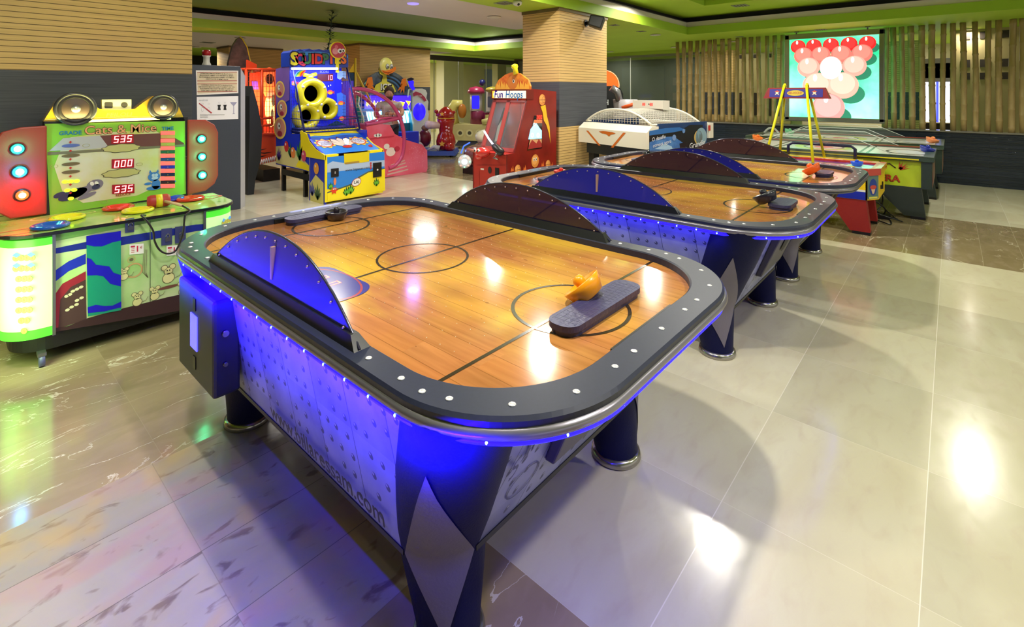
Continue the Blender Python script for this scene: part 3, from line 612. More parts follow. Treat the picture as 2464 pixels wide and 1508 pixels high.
# ---------------------------------------------------------------- flat graphics measured on a wall plane
def fy(b, pts, y, lift=.002): return b.add([(p[0], y-lift, p[1]) for p in (ay(px, py, y) for px, py in pts)], [tuple(range(len(pts)))], False)
def fx(b, pts, x, lift=.002): return b.add([(x-lift, p[0], p[1]) for p in (ax(px, py, x) for px, py in pts)], [tuple(range(len(pts)))], False)
def py_(px, py, y, lift=0.): q = ay(px, py, y); return Vector((q[0], y-lift, q[1]))
def px_(px, py, x, lift=0.): q = ax(px, py, x); return Vector((x-lift, q[0], q[1]))
UY, VZ, UX = (1, 0, 0), (0, 0, 1), (0, -1, 0)
def el(b, c, rx, ry, u=UY, v=VZ, lift=.002, rot=0., n=20):
    pts = []
    for i in range(n): a = 2*PI*i/n; x, y = math.cos(a)*rx, math.sin(a)*ry; pts.append((x*math.cos(rot)-y*math.sin(rot), x*math.sin(rot)+y*math.cos(rot)))
    return b.flat(pts, c, u, v, lift)
def blob(rx, ry, k, amp, n=40, ph=0.): return [(rx*(1+amp*math.sin(k*2*PI*i/n+ph))*math.cos(2*PI*i/n), ry*(1+amp*math.sin(k*2*PI*i/n+ph))*math.sin(2*PI*i/n)) for i in range(n)]
# ---------------------------------------------------------------- hammer game
YF, YB = 3.73, 4.25; XL, XR = .20, 1.36; ZC = .735
hg = thing('hammer_game', 'green cats and mice hammer game with red winged sides against the wide pillar', 'arcade game', (.78, 4.0, 0))
LG = M('8ec63c', .35, noise=.12, nscale=3); PG = M('b9d49a', .4, noise=.15, nscale=4)
def cnt(z0, z1, g=0.):
    """counter outline with rounded front ends"""
    r = .17; p = [(XL-g, YB)]
    p += [(XL-g+r-math.cos(a)*r, YF-g+r-math.sin(a)*r) for a in [PI/2*i/8 for i in range(9)]]
    p += [(XR+g-r+math.sin(a)*r, YF-g+r-math.cos(a)*r) for a in [PI/2*i/8 for i in range(9)]]
    p += [(XR+g, YB)]; return p
b = MB().use(M('7fae62', .4)).prism([(x, y) for x, y in cnt(0, 0, -.02)], (0, 0, .17), (1, 0, 0), (0, 1, 0), (0, 0, 1), ZC-.02-.17)
b.build('cabinet', hg)
b = MB().use(M('171316', .5)).prism(cnt(0, 0, -.04), (0, 0, .075), (1, 0, 0), (0, 1, 0), (0, 0, 1), .095); b.build('plinth', hg)
b = MB().use(BLACK).prism(cnt(0, 0, .012), (0, 0, ZC-.018), (1, 0, 0), (0, 1, 0), (0, 0, 1), .016).use(M('b8c46a', .15, col2='8fc04a', nscale=5, coat=.5)).flat(cnt(0, 0, .006), (0, 0, ZC-.001), (1, 0, 0), (0, 1, 0), .0005)
b.use(M('e0644a', .2)); b.ring(.13, .11, (.30, 3.85, ZC), (1, 0, 0), (0, 1, 0), .001, 28, 1.2, .5).ring(.13, .11, (1.22, 4.08, ZC), (1, 0, 0), (0, 1, 0), .001, 28, 1.2, .5)
b.use(M('e8d890', .2))
for (x, y) in ((.5, 4.15), (.9, 3.82), (1.15, 4.2), (.7, 4.18)): b.ring(.12, .112, (x, y, ZC), (1, 0, 0), (0, 1, 0), .001, 28, 1.3, .6)
b.build('counter', hg)
for (x, y, c, l) in ((.405, 3.845, '1450b0', 'blue'), (.50, 4.02, 'e8e020', 'yellow'), (.765, 4.12, 'd83018', 'red'), (.83, 3.93, 'e8e020', 'yellow'), (1.08, 4.19, '1c28c0', 'blue'), (1.17, 4.08, 'd83018', 'red')):
    o = MB().use(M(c, .15, coat=.6)).lathe([(.060, .0), (.085, .004), (.088, .014), (.078, .022), (.062, .018), (.052, .004)], (x, y, ZC), n=32)
    o.use(M('c8ccb0', .3)).flat(circ(.056, 24), (x, y, ZC), (1, 0, 0), (0, 1, 0), .003); o = o.build('ring_target', hg); o['label'] = l+' ring target'
# front print
YG = YF+.02
b = MB().use(PG); fp = [(130, 561), (514, 497), (514, 735), (131, 800)]
def gf(pts, m, lift): b.use(m); fy(b, pts, YG, lift)
gf([(133, 580), (500, 508), (500, 560), (470, 712), (134, 790)], M('9cc878', .4, col2='d8e0b8', nscale=3), .002)
gf([(133, 597), (205, 582), (290, 570), (470, 540), (500, 538), (500, 552), (470, 556), (290, 590), (205, 598), (133, 610)], M('1c2c98', .4), .003)
gf([(133, 650), (165, 628), (206, 610), (206, 634), (165, 652), (134, 676)], M('1c30c0', .4), .003)
gf([(134, 705), (150, 682), (206, 652), (206, 672), (170, 690), (145, 720), (140, 790), (134, 792)], M('9a2438', .4), .003)
gf([(140, 790), (145, 720), (170, 690), (206, 672), (208, 768)], M('4c3034', .5), .0032)
for (x, y) in ((175, 700), (185, 695), (195, 690), (160, 712), (168, 708), (185, 722), (196, 716), (162, 745), (172, 738), (184, 732)): el(b.use(M('d8c8b0', .5)), py_(x, y, YG), .010, .008, lift=.0036)
gf([(131, 798), (131, 788), (160, 785), (210, 765), (300, 740), (350, 728), (400, 715), (472, 700), (472, 740)], M('3c2028', .5), .0038)
mo = M('e0d8a0', .5); mo2 = M('6c6048', .5)
def mouse(px, py, s, m=mo):
    c = py_(px, py, YG); k = s/1000
    for dx, dy, r in ((0, 0, 14), (0, 20, 10), (-10, 31, 7), (10, 31, 7)): el(b.use(mo2), c+Vector((dx*k, 0, dy*k)), (r+1.6)*k, (r+1.6)*k, lift=.0040)
    for dx, dy, r in ((0, 0, 14), (0, 20, 10), (-10, 31, 7), (10, 31, 7)): el(b.use(m), c+Vector((dx*k, 0, dy*k)), r*k, r*k, lift=.0044)
    el(b.use(BLACK), c+Vector((-3*k, 0, 22*k)), 1.6*k, 2.2*k, lift=.0047); el(b, c+Vector((3*k, 0, 22*k)), 1.6*k, 2.2*k, lift=.0047)
    b.use(mo2).tube([c+Vector((14*k, -.0045, -4*k)), c+Vector((28*k, -.0045, 0)), c+Vector((34*k, -.0045, 12*k))], .0012, 4)
for a in ((405, 668, 2.2), (440, 700, 1.7), (330, 726, 1.6), (372, 712, 1.6), (455, 640, 1.4), (298, 665, 1.4)): mouse(a[0], a[1], a[2]*1.0)
el(b.use(M('7a4a40', .5)), py_(405, 690, YG), .055, .010, lift=.0039)
b.use(M('c8a070', .5)).ring(.045, .036, py_(322, 650, YG), UY, VZ, .0036, 24); b.ring(.020, .017, py_(316, 624, YG), UY, VZ, .0036, 20); el(b.use(mo2), py_(316, 624, YG), .010, .010, lift=.0036)
b.use(mo2)
for k in range(3): b.tube([py_(345+k*4, 600, YG, .003), py_(343+k*4, 655, YG, .003), py_(356, 668, YG, .003)], .0014, 4)
b.use(M('5c6c50', .4)).add([py_(360, 530, YG, .004), py_(362, 530, YG, .004), py_(362, 725, YG, .004), py_(360, 725, YG, .004)], [(0, 1, 2, 3)], False)
b.build('front_print', hg)
b = MB().use(M('14907c', .4)); fy(b, [(207, 567), (290, 555), (291, 745), (211, 760)], YG, .008); b.use(M('1810c8', .4))
fy(b, [(207, 567), (290, 555), (290, 578), (270, 582), (245, 592), (225, 592), (207, 588)], YG, .009)
fy(b, [(208, 619), (218, 622), (230, 636), (262, 640), (272, 655), (290, 661), (290, 688), (265, 682), (248, 664), (232, 661), (209, 662)], YG, .009)
fy(b, [(210, 738), (230, 732), (250, 735), (270, 734), (291, 724), (291, 738), (270, 743), (250, 748), (211, 752)], YG, .009); b.build('blue_poster', hg)
# side light boxes (curved glowing panels)
def cur(px_list): return px_list
GL = M('b8f098', .3, emit=.62); GE = M('48c830', .3, emit=.7); CO = M('c8c050', .4, emit=.15); CB = M('4a90d0', .4, emit=.5)
def lightbox(side):
    b = MB(); r = .172; zt, zb = ZC-.03, .165; N = 10; pts = []
    for i in range(N+1):
        a = PI/2*i/N; pts.append((XL+r-math.cos(a)*r, YF+r-math.sin(a)*r) if side < 0 else (XR-r+math.sin(a)*r, YF+r-math.cos(a)*r))
    if side < 0: pts.append((XL+r+.03, YF))
    else: pts.insert(0, (XR-r-.03, YF))
    def strip(z0, z1, m): b.use(m).add([(p[0], p[1], z) for z in (z0, z1) for p in pts], [(i, i+1, len(pts)+i+1, len(pts)+i) for i in range(len(pts)-1)], True)
    strip(zb, zb+.05, GE); strip(zb+.05, zt-.04, GL); strip(zt-.04, zt, GE)
    c = Vector(pts[len(pts)//2+(1 if side < 0 else -1)]+(0,)); d = (Vector(pts[-3]+(0,))-Vector(pts[2]+(0,))).normalized()
    for k, w in enumerate((1, 2, 3, 3, 3, 3, 4, 4)):
        z = zb+.055+k*.056
        for j in range(w):
            q = c+d*((j-(w-1)/2)*.026)+Vector((0, 0, z)); nn = d.cross(Vector((0, 0, 1)))
            b.use(M('707030', .4)).flat(circ(.0165, 14), q, d, (0, 0, 1), .006); b.use(CO).flat(circ(.0145, 14), q, d, (0, 0, 1), .007); b.use(M('909030', .4)).text('S', q, d, (0, 0, 1), .018, .008)
        if k > 5:
            for sg in (-1, 1): b.use(CB).flat([(-.02, .0), (0, .014), (.02, 0), (0, -.014)], c+d*(sg*.035)+Vector((0, 0, z+.018)), d, (0, 0, 1), .009)
    b.build('light_box', hg)
    e = MB().use(STEEL); x = XL+r+.036 if side < 0 else XR-r-.036; e.box(x-.007, x+.007, YF-.003, YF+.012, .16, ZC-.02); e.build('side_trim', hg)
lightbox(-1); lightbox(1)
area((.12, 3.62, .42), .3, 5, (.6, 1, .35), (PI/2, 0, -.7), 'RECTANGLE', .5)
# price cards, lock plates
for (a, c) in (((311, 585), (345, 612)), ((400, 588), (433, 615))):
    b = MB().use(M('f4eef2', .4)); fy(b, [(a[0], a[1]+3), (c[0], a[1]), (c[0], c[1]-3), (a[0], c[1])], YG, .006); m_ = ((a[0]+c[0])/2, (a[1]+c[1])/2)
    b.use(M('c83050', .4)).text('1', py_(m_[0]+2, m_[1], YG, .007), UY, VZ, .05, .001, .02).text('€', py_(m_[0]+11, m_[1]-4, YG, .007), UY, VZ, .02, .001); fy(b, [(a[0]+3, a[1]+6), (a[0]+13, a[1]+5), (a[0]+13, a[1]+9), (a[0]+3, a[1]+10)], YG, .007)
    for k in range(3): fy(b, [(a[0]+4, a[1]+13+k*4), (a[0]+12, a[1]+12+k*4), (a[0]+12, a[1]+13+k*4), (a[0]+4, a[1]+14+k*4)], YG, .007)
    b.build('price_card', hg)
for (x, y, w, h) in ((311, 543, 11, 17), (400, 570, 13, 20), (433, 565, 13, 20)):
    o = MB().use(M('6a70b0', .3, .7)); fy(o, [(x-w, y-h), (x+w, y-h-3), (x+w, y+h-3), (x-w, y+h)], YG, .010); q = py_(x+2, y, YG); pl = o.build('lock_plate', hg)
    MB().use(M('9a98a0', .25, .9)).tube([q+Vector((-.009, -.016, 0)), q+Vector((-.009, -.018, .016)), q+Vector((0, -.018, .024)), q+Vector((.009, -.018, .016)), q+Vector((.009, -.016, 0))], .003, 6).box(q.x-.014, q.x+.014, q.y-.024, q.y-.012, q.z-.022, q.z+.002).build('padlock', pl)
for x in (.36, 1.2):
    cst = MB().use(M('5c5c8c', .4)).cyl((x-.012, YF+.02, .032), (x+.012, YF+.02, .032), .032, n=20); cst.use(STEEL).box(x-.018, x+.018, YF, YF+.06, .06, .078).build('caster', hg)
# back panel with print
b = MB().use(M('1e1e22', .5)).box(.42, 1.20, YB, YB+.09, .60, 1.32); b.use(LG); fy(b, [(108, 298), (445, 291), (447, 466), (120, 517)], YB, .003)
def gb(pts, m, lift=.006): b.use(m); fy(b, pts, YB, lift)
gb([(170, 330), (260, 318), (370, 312), (400, 330), (395, 440), (330, 470), (200, 488), (150, 460), (130, 400), (150, 350)], M('d0cc70', .35, col2='d8d4c0', nscale=5), .004)
gb([(118, 363), (152, 332), (240, 326), (262, 355), (220, 358)], M('b8b4bc', .4), .0055); gb([(262, 355), (240, 326), (400, 320), (442, 344), (442, 349)], M('6c3c38', .4), .0055); gb([(114, 366), (444, 347), (444, 352), (114, 373)], M('787058', .4), .0057)
T_ = M('b04a40', .35); b.use(M('5c2430', .4)).text('Cats & Mice', py_(293, 311, YB), UY, VZ, .080, .0065, .035); b.use(M('e8a070', .35)).text('Cats & Mice', py_(293, 311, YB), UY, VZ, .080, .0075, .008)
b.use(M('1878a8', .3)).text('GRADE', py_(169, 320, YB), UY, VZ, .034, .0065, .03).text('TIME', py_(403, 309, YB), UY, VZ, .034, .0065, .03); b.use(M('a03028', .4)).text('REDUCE', py_(296, 468, YB), UY, VZ, .022, .0065, .02)
for cy in (360, 420): b.use(M('504830', .5)).flat(blob(.105, .030, 9, .06), py_(292, cy-4, YB), UY, VZ, .0066); b.use(M('c0b878', .5)).flat(blob(.10, .026, 9, .06), py_(292, cy-4, YB), UY, VZ, .0070)
for n_, (cx, cy) in zip(('535', '000', '535'), ((294, 334), (295, 393), (296, 454))):
    fy(b.use(M('7c0c14', .3, emit=.5)), [(cx-27, cy-10), (cx+27, cy-12), (cx+27, cy+10), (cx-27, cy+12)], YB, .008); b.use(M('ff8080', .3, emit=4.)).digits(n_, py_(cx, cy, YB), UY, VZ, .045, .010, .12)
for k in range(8):
    m_ = M('ff5048', .3, emit=1.3); y0 = 315+k*18.2; fy(b.use(m_), [(386, y0+.5), (420, y0), (420, y0+9), (386, y0+9.5)], YB, .008)
    if k < 7: fy(b.use(M(['d8a060', 'b0a850', '1c6040', '1c4080', '1c28b0', '181848', '301020'][k], .4)), [(386, y0+10), (420, y0+9.5), (420, y0+17), (386, y0+17.5)], YB, .008); b.use(M('d8d060', .4)).text('s', py_(403, y0+13.5, YB), UY, VZ, .014, .009)
for k, (cy, c) in enumerate(((350, '5868b0'), (374, '706040'), (394, '706040'), (413, '706040'))):
    el(b.use(M(c, .4)), py_(170, cy, YB), .045, .011, lift=.008)
for k, cy in enumerate((436, 457, 477)): b.use(M('c8ff20', .3, emit=1.6)); [el(b, py_(170+dx, cy-dx*.06, YB), .015, .011, lift=.0085) for dx in ((-14, 0, 14), (-8, 8), (0,))[k]]
for cy in (342, 363, 383, 404, 424, 444, 464): b.use(M('c03028', .4)).flat([(-.010, 0), (0, .009), (.010, 0), (.004, 0), (.004, -.006), (-.004, -.006), (-.004, 0)], py_(169, cy, YB), UY, VZ, .0085)
# lying purple cat and blue cat
c1, c2 = M('7c7488', .5), M('343458', .5); q = py_(185, 462, YB)
for dx, dz, rx, rz, m_ in ((-.02, -.01, .075, .030, c2), (.02, 0, .07, .026, c1), (.09, .035, .045, .034, c1), (-.085, -.005, .03, .016, c2), (.05, -.03, .05, .014, c1), (.075, .045, .010, .014, WHITE), (.098, .045, .010, .014, WHITE), (.095, .022, .022, .016, c2)): el(b.use(m_), q+Vector((dx, 0, dz)), rx, rz, lift=.0068+.0003*(rx < .05)+.0004*(rx < .025), rot=.35)
q = py_(370, 440, YB); bc, bw = M('3c78c8', .5), M('b8c8e8', .5)
for dx, dz, rx, rz, m_ in ((0, .045, .036, .032, bc), (.012, -.01, .026, .034, bc), (.0, -.035, .045, .014, bc), (.10, -.005, .035, .010, bc), (-.004, .055, .010, .012, bw), (.014, .055, .010, .012, bw), (.005, .035, .02, .010, bw), (-.035, .0, .022, .009, bc)): el(b.use(m_), q+Vector((dx, 0, dz)), rx, rz, lift=.0068+.0004*(rx < .022))
for sx in (-1, 1): b.use(bc).flat([(-.010, 0), (.010, 0), (sx*.004, .024)], q+Vector((sx*.02, 0, .072)), UY, VZ, .0068)
for (x, y) in ((207, 350), (335, 395), (445, 380), (230, 440), (250, 485), (130, 400)): b.use(M('a8a060', .5)).ring(.014, .012, py_(x, y, YB), UY, VZ, .0062, 16, 1.4, .8)
b.build('back_panel', hg)
# wings with lamps
WR = M('a83a30', .45, bump=.1, nscale=90)
def wing(sx):
    if sx < 0: pl = [(0, 0), (-.16, 0), (-.22, .05), (-.235, .12), (-.235, .45), (-.20, .52), (-.12, .545), (0, .55)]; x0 = .43
    else: pl = [(0, 0), (.12, .015), (.18, .06), (.205, .12), (.205, .45), (.18, .51), (.12, .55), (0, .555)]; x0 = 1.195
    MB().use(WR).prism(pl, (x0, YB-.02, .745), (1, 0, 0), (0, 0, 1), (0, 1, 0), .03).build('wing', hg, .008)
wing(-1); wing(1)
for (px, py, c, s_) in ((42, 358, '20e0a0', 1), (47, 413, '20a0ff', 1.1), (53, 469, 'ff4018', 1), (484, 334, '20e090', .9), (485, 377, '20e090', .85), (486, 421, '20e090', .9)):
    q = py_(px, py, YB-.02); lp = MB().use(M('202428', .4)).lathe([(.036*s_, 0), (.036*s_, .012), (.029*s_, .012)], q, (0, -1, 0), 20).build('lamp_ring', hg)
    hot = c != 'ff4018'; b = MB().use(M(c, .3, emit=5.)).lathe([(.029*s_, .012), (.024*s_, .018), (0, .022)], q, (0, -1, 0), 20)
    b.use(M('f0fff8' if hot else 'ff9060', .3, emit=14.)).lathe([(.017*s_, .021), (0, .026)], q, (0, -1, 0), 16).build('lamp_lens', lp)
    l_ = bpy.data.lights.new('lamp_light', 'POINT'); l_.energy = 1.1; l_.color = lin(c)[:3]; l_.shadow_soft_size = .02; lo = bpy.data.objects.new('lamp_light', l_); C.objects.link(lo); lo.location = q+Vector((0, -.06, 0))
# translucent hood, speakers, socket box
b = MB().use(M('d8a818', .08, alpha=.72, coat=.4)); hood = [(104, 292), (135, 244), (160, 231), (200, 232), (222, 250), (240, 262), (290, 264), (325, 262), (345, 246), (368, 231), (405, 232), (425, 245), (445, 290)]
pts = [py_(a, c_, YB) for a, c_ in hood]; n = len(pts); b.add([p for p in pts]+[p+Vector((0, .09, 0)) for p in pts], [tuple(range(n))]+[(i, (i+1) % n, n+(i+1) % n, n+i) for i in range(n)], False)
b.use(M('f0c830', .3)).text('FEILOLI', py_(287, 276, YB), UY, VZ, .036, .002, .015, 1.2, .25); b.build('hood', hg)
b = MB().use(M('fff070', .3, emit=5.)); fy(b, [(150, 290), (410, 281), (410, 287), (150, 296)], YB, .012); b.build('tube_lamp', hg)
area(py_(280, 284, YB-.05), .7, 3, (1, .9, .3), (PI, 0, 0), 'RECTANGLE', .03)
for (px, py, r) in ((181, 262, .108), (391, 257, .093)):
    q = py_(px, py, YB, .005); s_ = MB().use(M('34343a', .3)).lathe([(r, 0), (r, .02), (r*.93, .028), (r*.86, .022), (r*.80, .012)], q, (0, -1, 0), 32).build('speaker', hg)
    MB().use(M('1a1618', .5)).lathe([(r*.82, .016), (r*.70, .020), (r*.62, .010)], q, (0, -1, 0), 28, cap=False).use(M('4c3c34', .5)).lathe([(r*.64, .014), (r*.3, .022), (r*.2, .024)], q, (0, -1, 0), 28, cap=False).use(M('c8c8c8', .3, .5)).lathe([(r*.22, .024), (r*.1, .032), (0, .034)], q, (0, -1, 0), 16).build('cone', s_)
b = MB(); q0, q1 = py_(247, 240, YB), py_(318, 265, YB); b.use(M('e8e4b0', .4)).box(q0.x, q1.x, YB+.02, YB+.06, q1.z, q0.z); c_ = (q0+q1)/2
b.use(M('3a3630', .5)).flat(rrect(.022, .020, .008), (c_.x-.045, YB+.02, c_.z), UY, VZ, .002); b.flat(circ(.019, 20), (c_.x+.04, YB+.02, c_.z), UY, VZ, .002); b.build('socket_box', hg)
# hammer with cord
hm = thing('toy_hammer', 'red and yellow soft hammer lying on the green game counter', 'hammer', (1.0, 4.02, ZC))
q = Vector((.955, 3.98, ZC+.043)); d = Vector((.9, -.1, .0)).normalized()
MB().use(M('b03030', .5)).lathe([(0, -.066), (.034, -.062), (.042, -.045), (.042, .045), (.034, .062), (0, .066)], q, d, 24).build('hammer_head', hm)
MB().use(M('e8d020', .4)).lathe([(.0432, -.018), (.0432, .018)], q, d, 24).build('yellow_band', hm)
MB().use(M('d8b890', .5)).tube([q+Vector((.02, -.03, 0)), Vector((1.02, 3.86, ZC+.03)), Vector((1.045, 3.81, ZC+.02))], .010, 8).build('handle', hm)
cord = [Vector((1.045, 3.81, ZC+.02)), Vector((1.06, YF-.02, ZC-.0)), py_(445, 520, YF-.05), py_(440, 560, YF-.05), py_(425, 600, YF-.05), py_(405, 610, YF-.05), py_(385, 602, YF-.05), py_(372, 580, YF-.05), py_(368, 555, YF-.05), py_(352, 530, YF-.05), py_(340, 518, YF-.04), Vector((.83, YF+.02, ZC+.006))]
def smooth_pts(P, k=6):
    out = []
    for i in range(len(P)-1):
        p0, p1, p2, p3 = P[max(i-1, 0)], P[i], P[i+1], P[min(i+2, len(P)-1)]
        for j in range(k):
            t = j/k; out.append(.5*((2*p1)+(p2-p0)*t+(2*p0-5*p1+4*p2-p3)*t*t+(3*p1-p0-3*p2+p3)*t**3))
    return out+[P[-1]]
MB().use(M('241c20', .4)).tube(smooth_pts(cord, 8), .006, 6).build('cord', hm)
# ---------------------------------------------------------------- service cabinet with notices
YP = 6.9
sc2 = thing('service_cabinet', 'tall dark cabinet carrying two printed notices behind the hammer game', 'cabinet', (2.28, 7.1, 0))
p0, p1 = ay(463, 157, YP), ay(579, 159, YP); b = MB().use(M('363d4c', .5, noise=.1, nscale=60)).box(p0[0]-.1, p1[0], YP, YP+.5, .0, 1.84); b.build('cabinet_body', sc2, .006)
MB().use(M('b8b8b8', .5)).hexa([(p1[0], YP, 0), (p1[0]+.10, YP+.12, 0), (p1[0]+.10, YP+.6, 0), (p1[0], YP+.5, 0)], [(p1[0], YP, 1.82), (p1[0]+.10, YP+.12, 1.72), (p1[0]+.10, YP+.6, 1.72), (p1[0], YP+.5, 1.82)]).build('side_door', sc2)
b = MB().use(M('ece6e0', .5)); fy(b, [(471, 169), (573, 170), (573, 224), (473, 229)], YP, .004); b.use(M('d8c8a8', .5)); fy(b, [(474, 173), (570, 173), (570, 220), (476, 225)], YP, .005); b.use(M('a84848', .5))
for y in (173, 194, 201, 220): fy(b, [(474, y), (570, y-.5), (570, y+1), (474, y+1.5)], YP, .006)
for i, l in enumerate(('ATENCION: UNA VEZ PUESTO EL BILLETE EN LA', 'MAQUINADE CAMBIO, Y NO RECIBIDO EL MISMO,', 'NO PODREMOS DEVOLVERLE DINERO. SOLAMENTE', 'CREDITOS POR EL MISMO VALOR', 'WARNING, ONCE YOU PUT A BANKNOTE IN', 'THE CHANGE MACHINE, AND IT DOESN´T GIVE YOU', 'THE CHANGE, WE WON´T BE ABLE TO GIVE YOU', 'CASH, ONLY CREDITS WITH THE SAME VALUE')):
    b.use(M('2a2626', .5)).text(l, py_(522, (177.5+i*4.4) if i < 4 else (205+(i-4)*4.4), YP), UY, VZ, .0185, .007, .01, .92)
b.build('notice', sc2)
b = MB().use(M('f0eef4', .5)); fy(b, [(473, 233), (573, 231), (573, 286), (474, 290)], YP, .004); k_ = M('1c1c22', .5); b.use(M('9098a8', .5)).text('moi.toi', py_(489, 241, YP), UY, VZ, .035, .006)
for px in (487, 502): b.use(M('b8b8c4', .5)).ring(.011, .009, py_(px, 250, YP), UY, VZ, .006, 14).ring(.018, .016, py_(px, 263, YP), UY, VZ, .006, 14, .8, 1.6)
for px in (527, 541): b.use(M('b8b8c4', .5)).ring(.011, .009, py_(px, 247, YP), UY, VZ, .006, 14); b.use(k_).flat([(-.02, .02), (.02, .02), (.012, -.01), (.018, -.045), (-.018, -.045), (-.012, -.01)], py_(px, 256, YP), UY, VZ, .006)
b.use(M('b83040', .5)); fy(b, [(478, 249), (480, 248), (510, 271), (508, 273)], YP, .008)
b.use(M('9a98b8', .5)).flat([(-.045, .05), (.04, .05), (.004, 0), (.004, -.09), (.02, -.10), (-.02, -.10), (-.004, -.09), (-.004, 0)], py_(562, 255, YP), UY, VZ, .006)
b.use(k_)
for y in (276, 279, 282): fy(b, [(481, y), (500 + (y == 276)*40, y-.4), (500 + (y == 276)*40, y+.3), (481, y+.7)], YP, .006)
b.build('notice', sc2)['label'] = 'white dress code notice'
# things on and behind the cabinet
x, z = ay(497, 157, YP+.2); b = MB().use(M('e0dcd0', .4)).lathe([(.05, 0), (.05, .02), (.036, .05), (.036, .11), (.05, .13)], (x, YP+.2, 1.84), n=20).use(M('b02028', .3)).lathe([(.048, .13), (.05, .18), (.04, .2), (0, .2)], (x, YP+.2, 1.84), n=20)
tag(b.build('beacon'), 'white and red beacon lamp standing on the dark notice cabinet', 'beacon')
b = MB().use(M('5c4c50', .4, col2='3c3438', nscale=9)); yy = 9.95
c0 = ay(574, 100, yy); pr = [(.17, 0), (.20, .5), (.23, 1.0), (.23, 1.6), (.19, 2.05), (.12, 2.36), (.04, 2.50), (0, 2.53)]
b.prism([(q[0], q[1]) for q in pr]+[(-q[0], q[1]) for q in reversed(pr[:-1])], (c0[0]+.02, yy, 0), (1, 0, 0), (0, 0, 1), (0, 1, 0), .08); b.use(M('d8c020', .4))
b.tube([(c0[0]+.02+q[0]+.005, yy+.04, q[1]) for q in pr], .03, 6); tag(b.build('surfboard'), 'tall dark wooden surfboard shape with yellow edge behind the notice cabinet', 'surfboard')
b = MB().use(M('26292e', .5)); yy = 7.75
pf = [(2.95, 0.0), (2.98, .9), (2.98, 1.45), (3.02, 1.6), (3.1, 1.3), (3.16, .95), (3.14, .5), (3.06, 0.2), (3.04, 0)]
b.prism([(p[0], p[1]) for p in pf], (0, yy, 0), (1, 0, 0), (0, 0, 1), (0, 1, 0), .35); tag(b.build('seat_back'), 'black curved seat shape beside the grey edge of the notice cabinet', 'seat')
# ---------------------------------------------------------------- ball toss game with yellow pipes
XS, YS = 3.38, 6.30; XE = 4.29
sq = thing('ball_toss_game', 'blue and yellow undersea ball toss game with yellow pipe rings and score ten', 'arcade game', (3.85, 6.9, 0))
YL, DB, SB = M('f4e01c', .3), M('1830c0', .3), M('2c80d8', .35)
def leaf(b, c, u, v, h, m, lift, n=5):
    for k in range(n):
        a = PI/2+(k-(n-1)/2)*.35; L = h*(1-.18*abs(k-(n-1)/2)); p = Vector(c); d = Vector(u)*math.cos(a)+Vector(v)*math.sin(a); e = Vector(u)*math.sin(a)-Vector(v)*math.cos(a); w = h*.1
        nn = Vector(u).cross(Vector(v)).normalized()*lift
        b.use(m).add([p-e*w*.5+nn, p+e*w*.5+nn, p+d*L*.6+e*w+nn, p+d*L+nn, p+d*L*.6-e*w+nn], [(0, 1, 2, 3, 4)], False)
b = MB().use(YL).box(XS, XE, YS, YS+.42, .03, .60).box(XS, XS+.20+.0, YS, YS+.42, .60, .665).box(XE-.22, XE, YS, YS+.42, .60, .665)
b.use(M('a8842c', .5)).box(XS+.2, XE-.22, YS+.05, YS+.42, .595, .61)
f = lambda pts, m, l=.003: fy(b.use(m), pts, YS, l)
f([(787, 378), (925, 365), (925, 408), (790, 455)], SB); f([(787, 395), (800, 388), (830, 392), (860, 390), (925, 385), (925, 412), (850, 418), (787, 428)], M('a8bcd8', .4), .0035); f([(787, 415), (850, 408), (925, 400), (925, 440), (787, 455)], SB, .004)
f([(787, 462), (850, 440), (862, 425), (885, 412), (926, 404), (926, 458), (788, 484)], YL, .0045)
f([(787, 462), (850, 440), (862, 425), (885, 412), (926, 404), (926, 406), (886, 415), (864, 428), (852, 443), (787, 465)], M('4c5c4c', .5), .005)
f([(827, 370), (888, 365), (888, 388), (870, 391), (828, 394)], M('d8c418', .35), .006); f([(828, 391), (864, 387), (864, 391), (830, 395)], M('a08030', .5), .007)
b.use(M('303840', .4)).text('www.laigames.com', py_(860, 406, YS), UY, VZ, .050, .008, .004)
q = py_(857, 438, YS); el(b.use(M('a83030', .4)), q, .078, .056, lift=.008, rot=.35); el(b.use(WHITE), q, .070, .048, lift=.009, rot=.35); b.use(M('404040', .4)).text('LAI', q, UY, VZ, .062, .010, .02)
for (x, y, h) in ((833, 470, .13), (843, 466, .15), (905, 447, .13), (795, 455, .10)): leaf(b, py_(x, y, YS), UY, VZ, h, M('1c5c20', .5), .0095); leaf(b, py_(x, y, YS), UY, VZ, h*.8, M('70c030', .5), .0105, 4)
q = py_(803, 458, YS); b.use(M('e03c1c', .4)).flat(star(.06, .03, 6), q, UY, VZ, .011); el(b.use(M('e0804c', .4)), py_(805, 436, YS), .02, .05, lift=.011)
for (dx) in (-.012, .012): el(b.use(WHITE), q+Vector((dx, 0, .02)), .008, .010, lift=.012)
b.use(M('c03030', .4))
for k in range(3): fy(b, [(890, 390+k*6), (893, 390+k*6), (893, 395+k*6), (890, 395+k*6)], YS, .010)
b.build('front_cabinet', sq, .004)
for (a, c, w) in (((796, 406), (814, 424), 0), ((897, 392), (917, 424), 1)):
    d = MB().use(BLACK); p0, p1 = py_(a[0], a[1], YS), py_(c[0], c[1], YS); d.box(p0.x, p1.x, YS-.014, YS-.001, p1.z, p0.z); m_ = (p0+p1)/2
    d.use(M('d8d8d8', .3)); (d.text('S', (m_.x, YS-.014, m_.z), UY, VZ, .04, .002, .01) if not w else d.flat(circ(.014, 16), (m_.x, YS-.014, m_.z), UY, VZ, .002)); d.build('coin_door', sq)
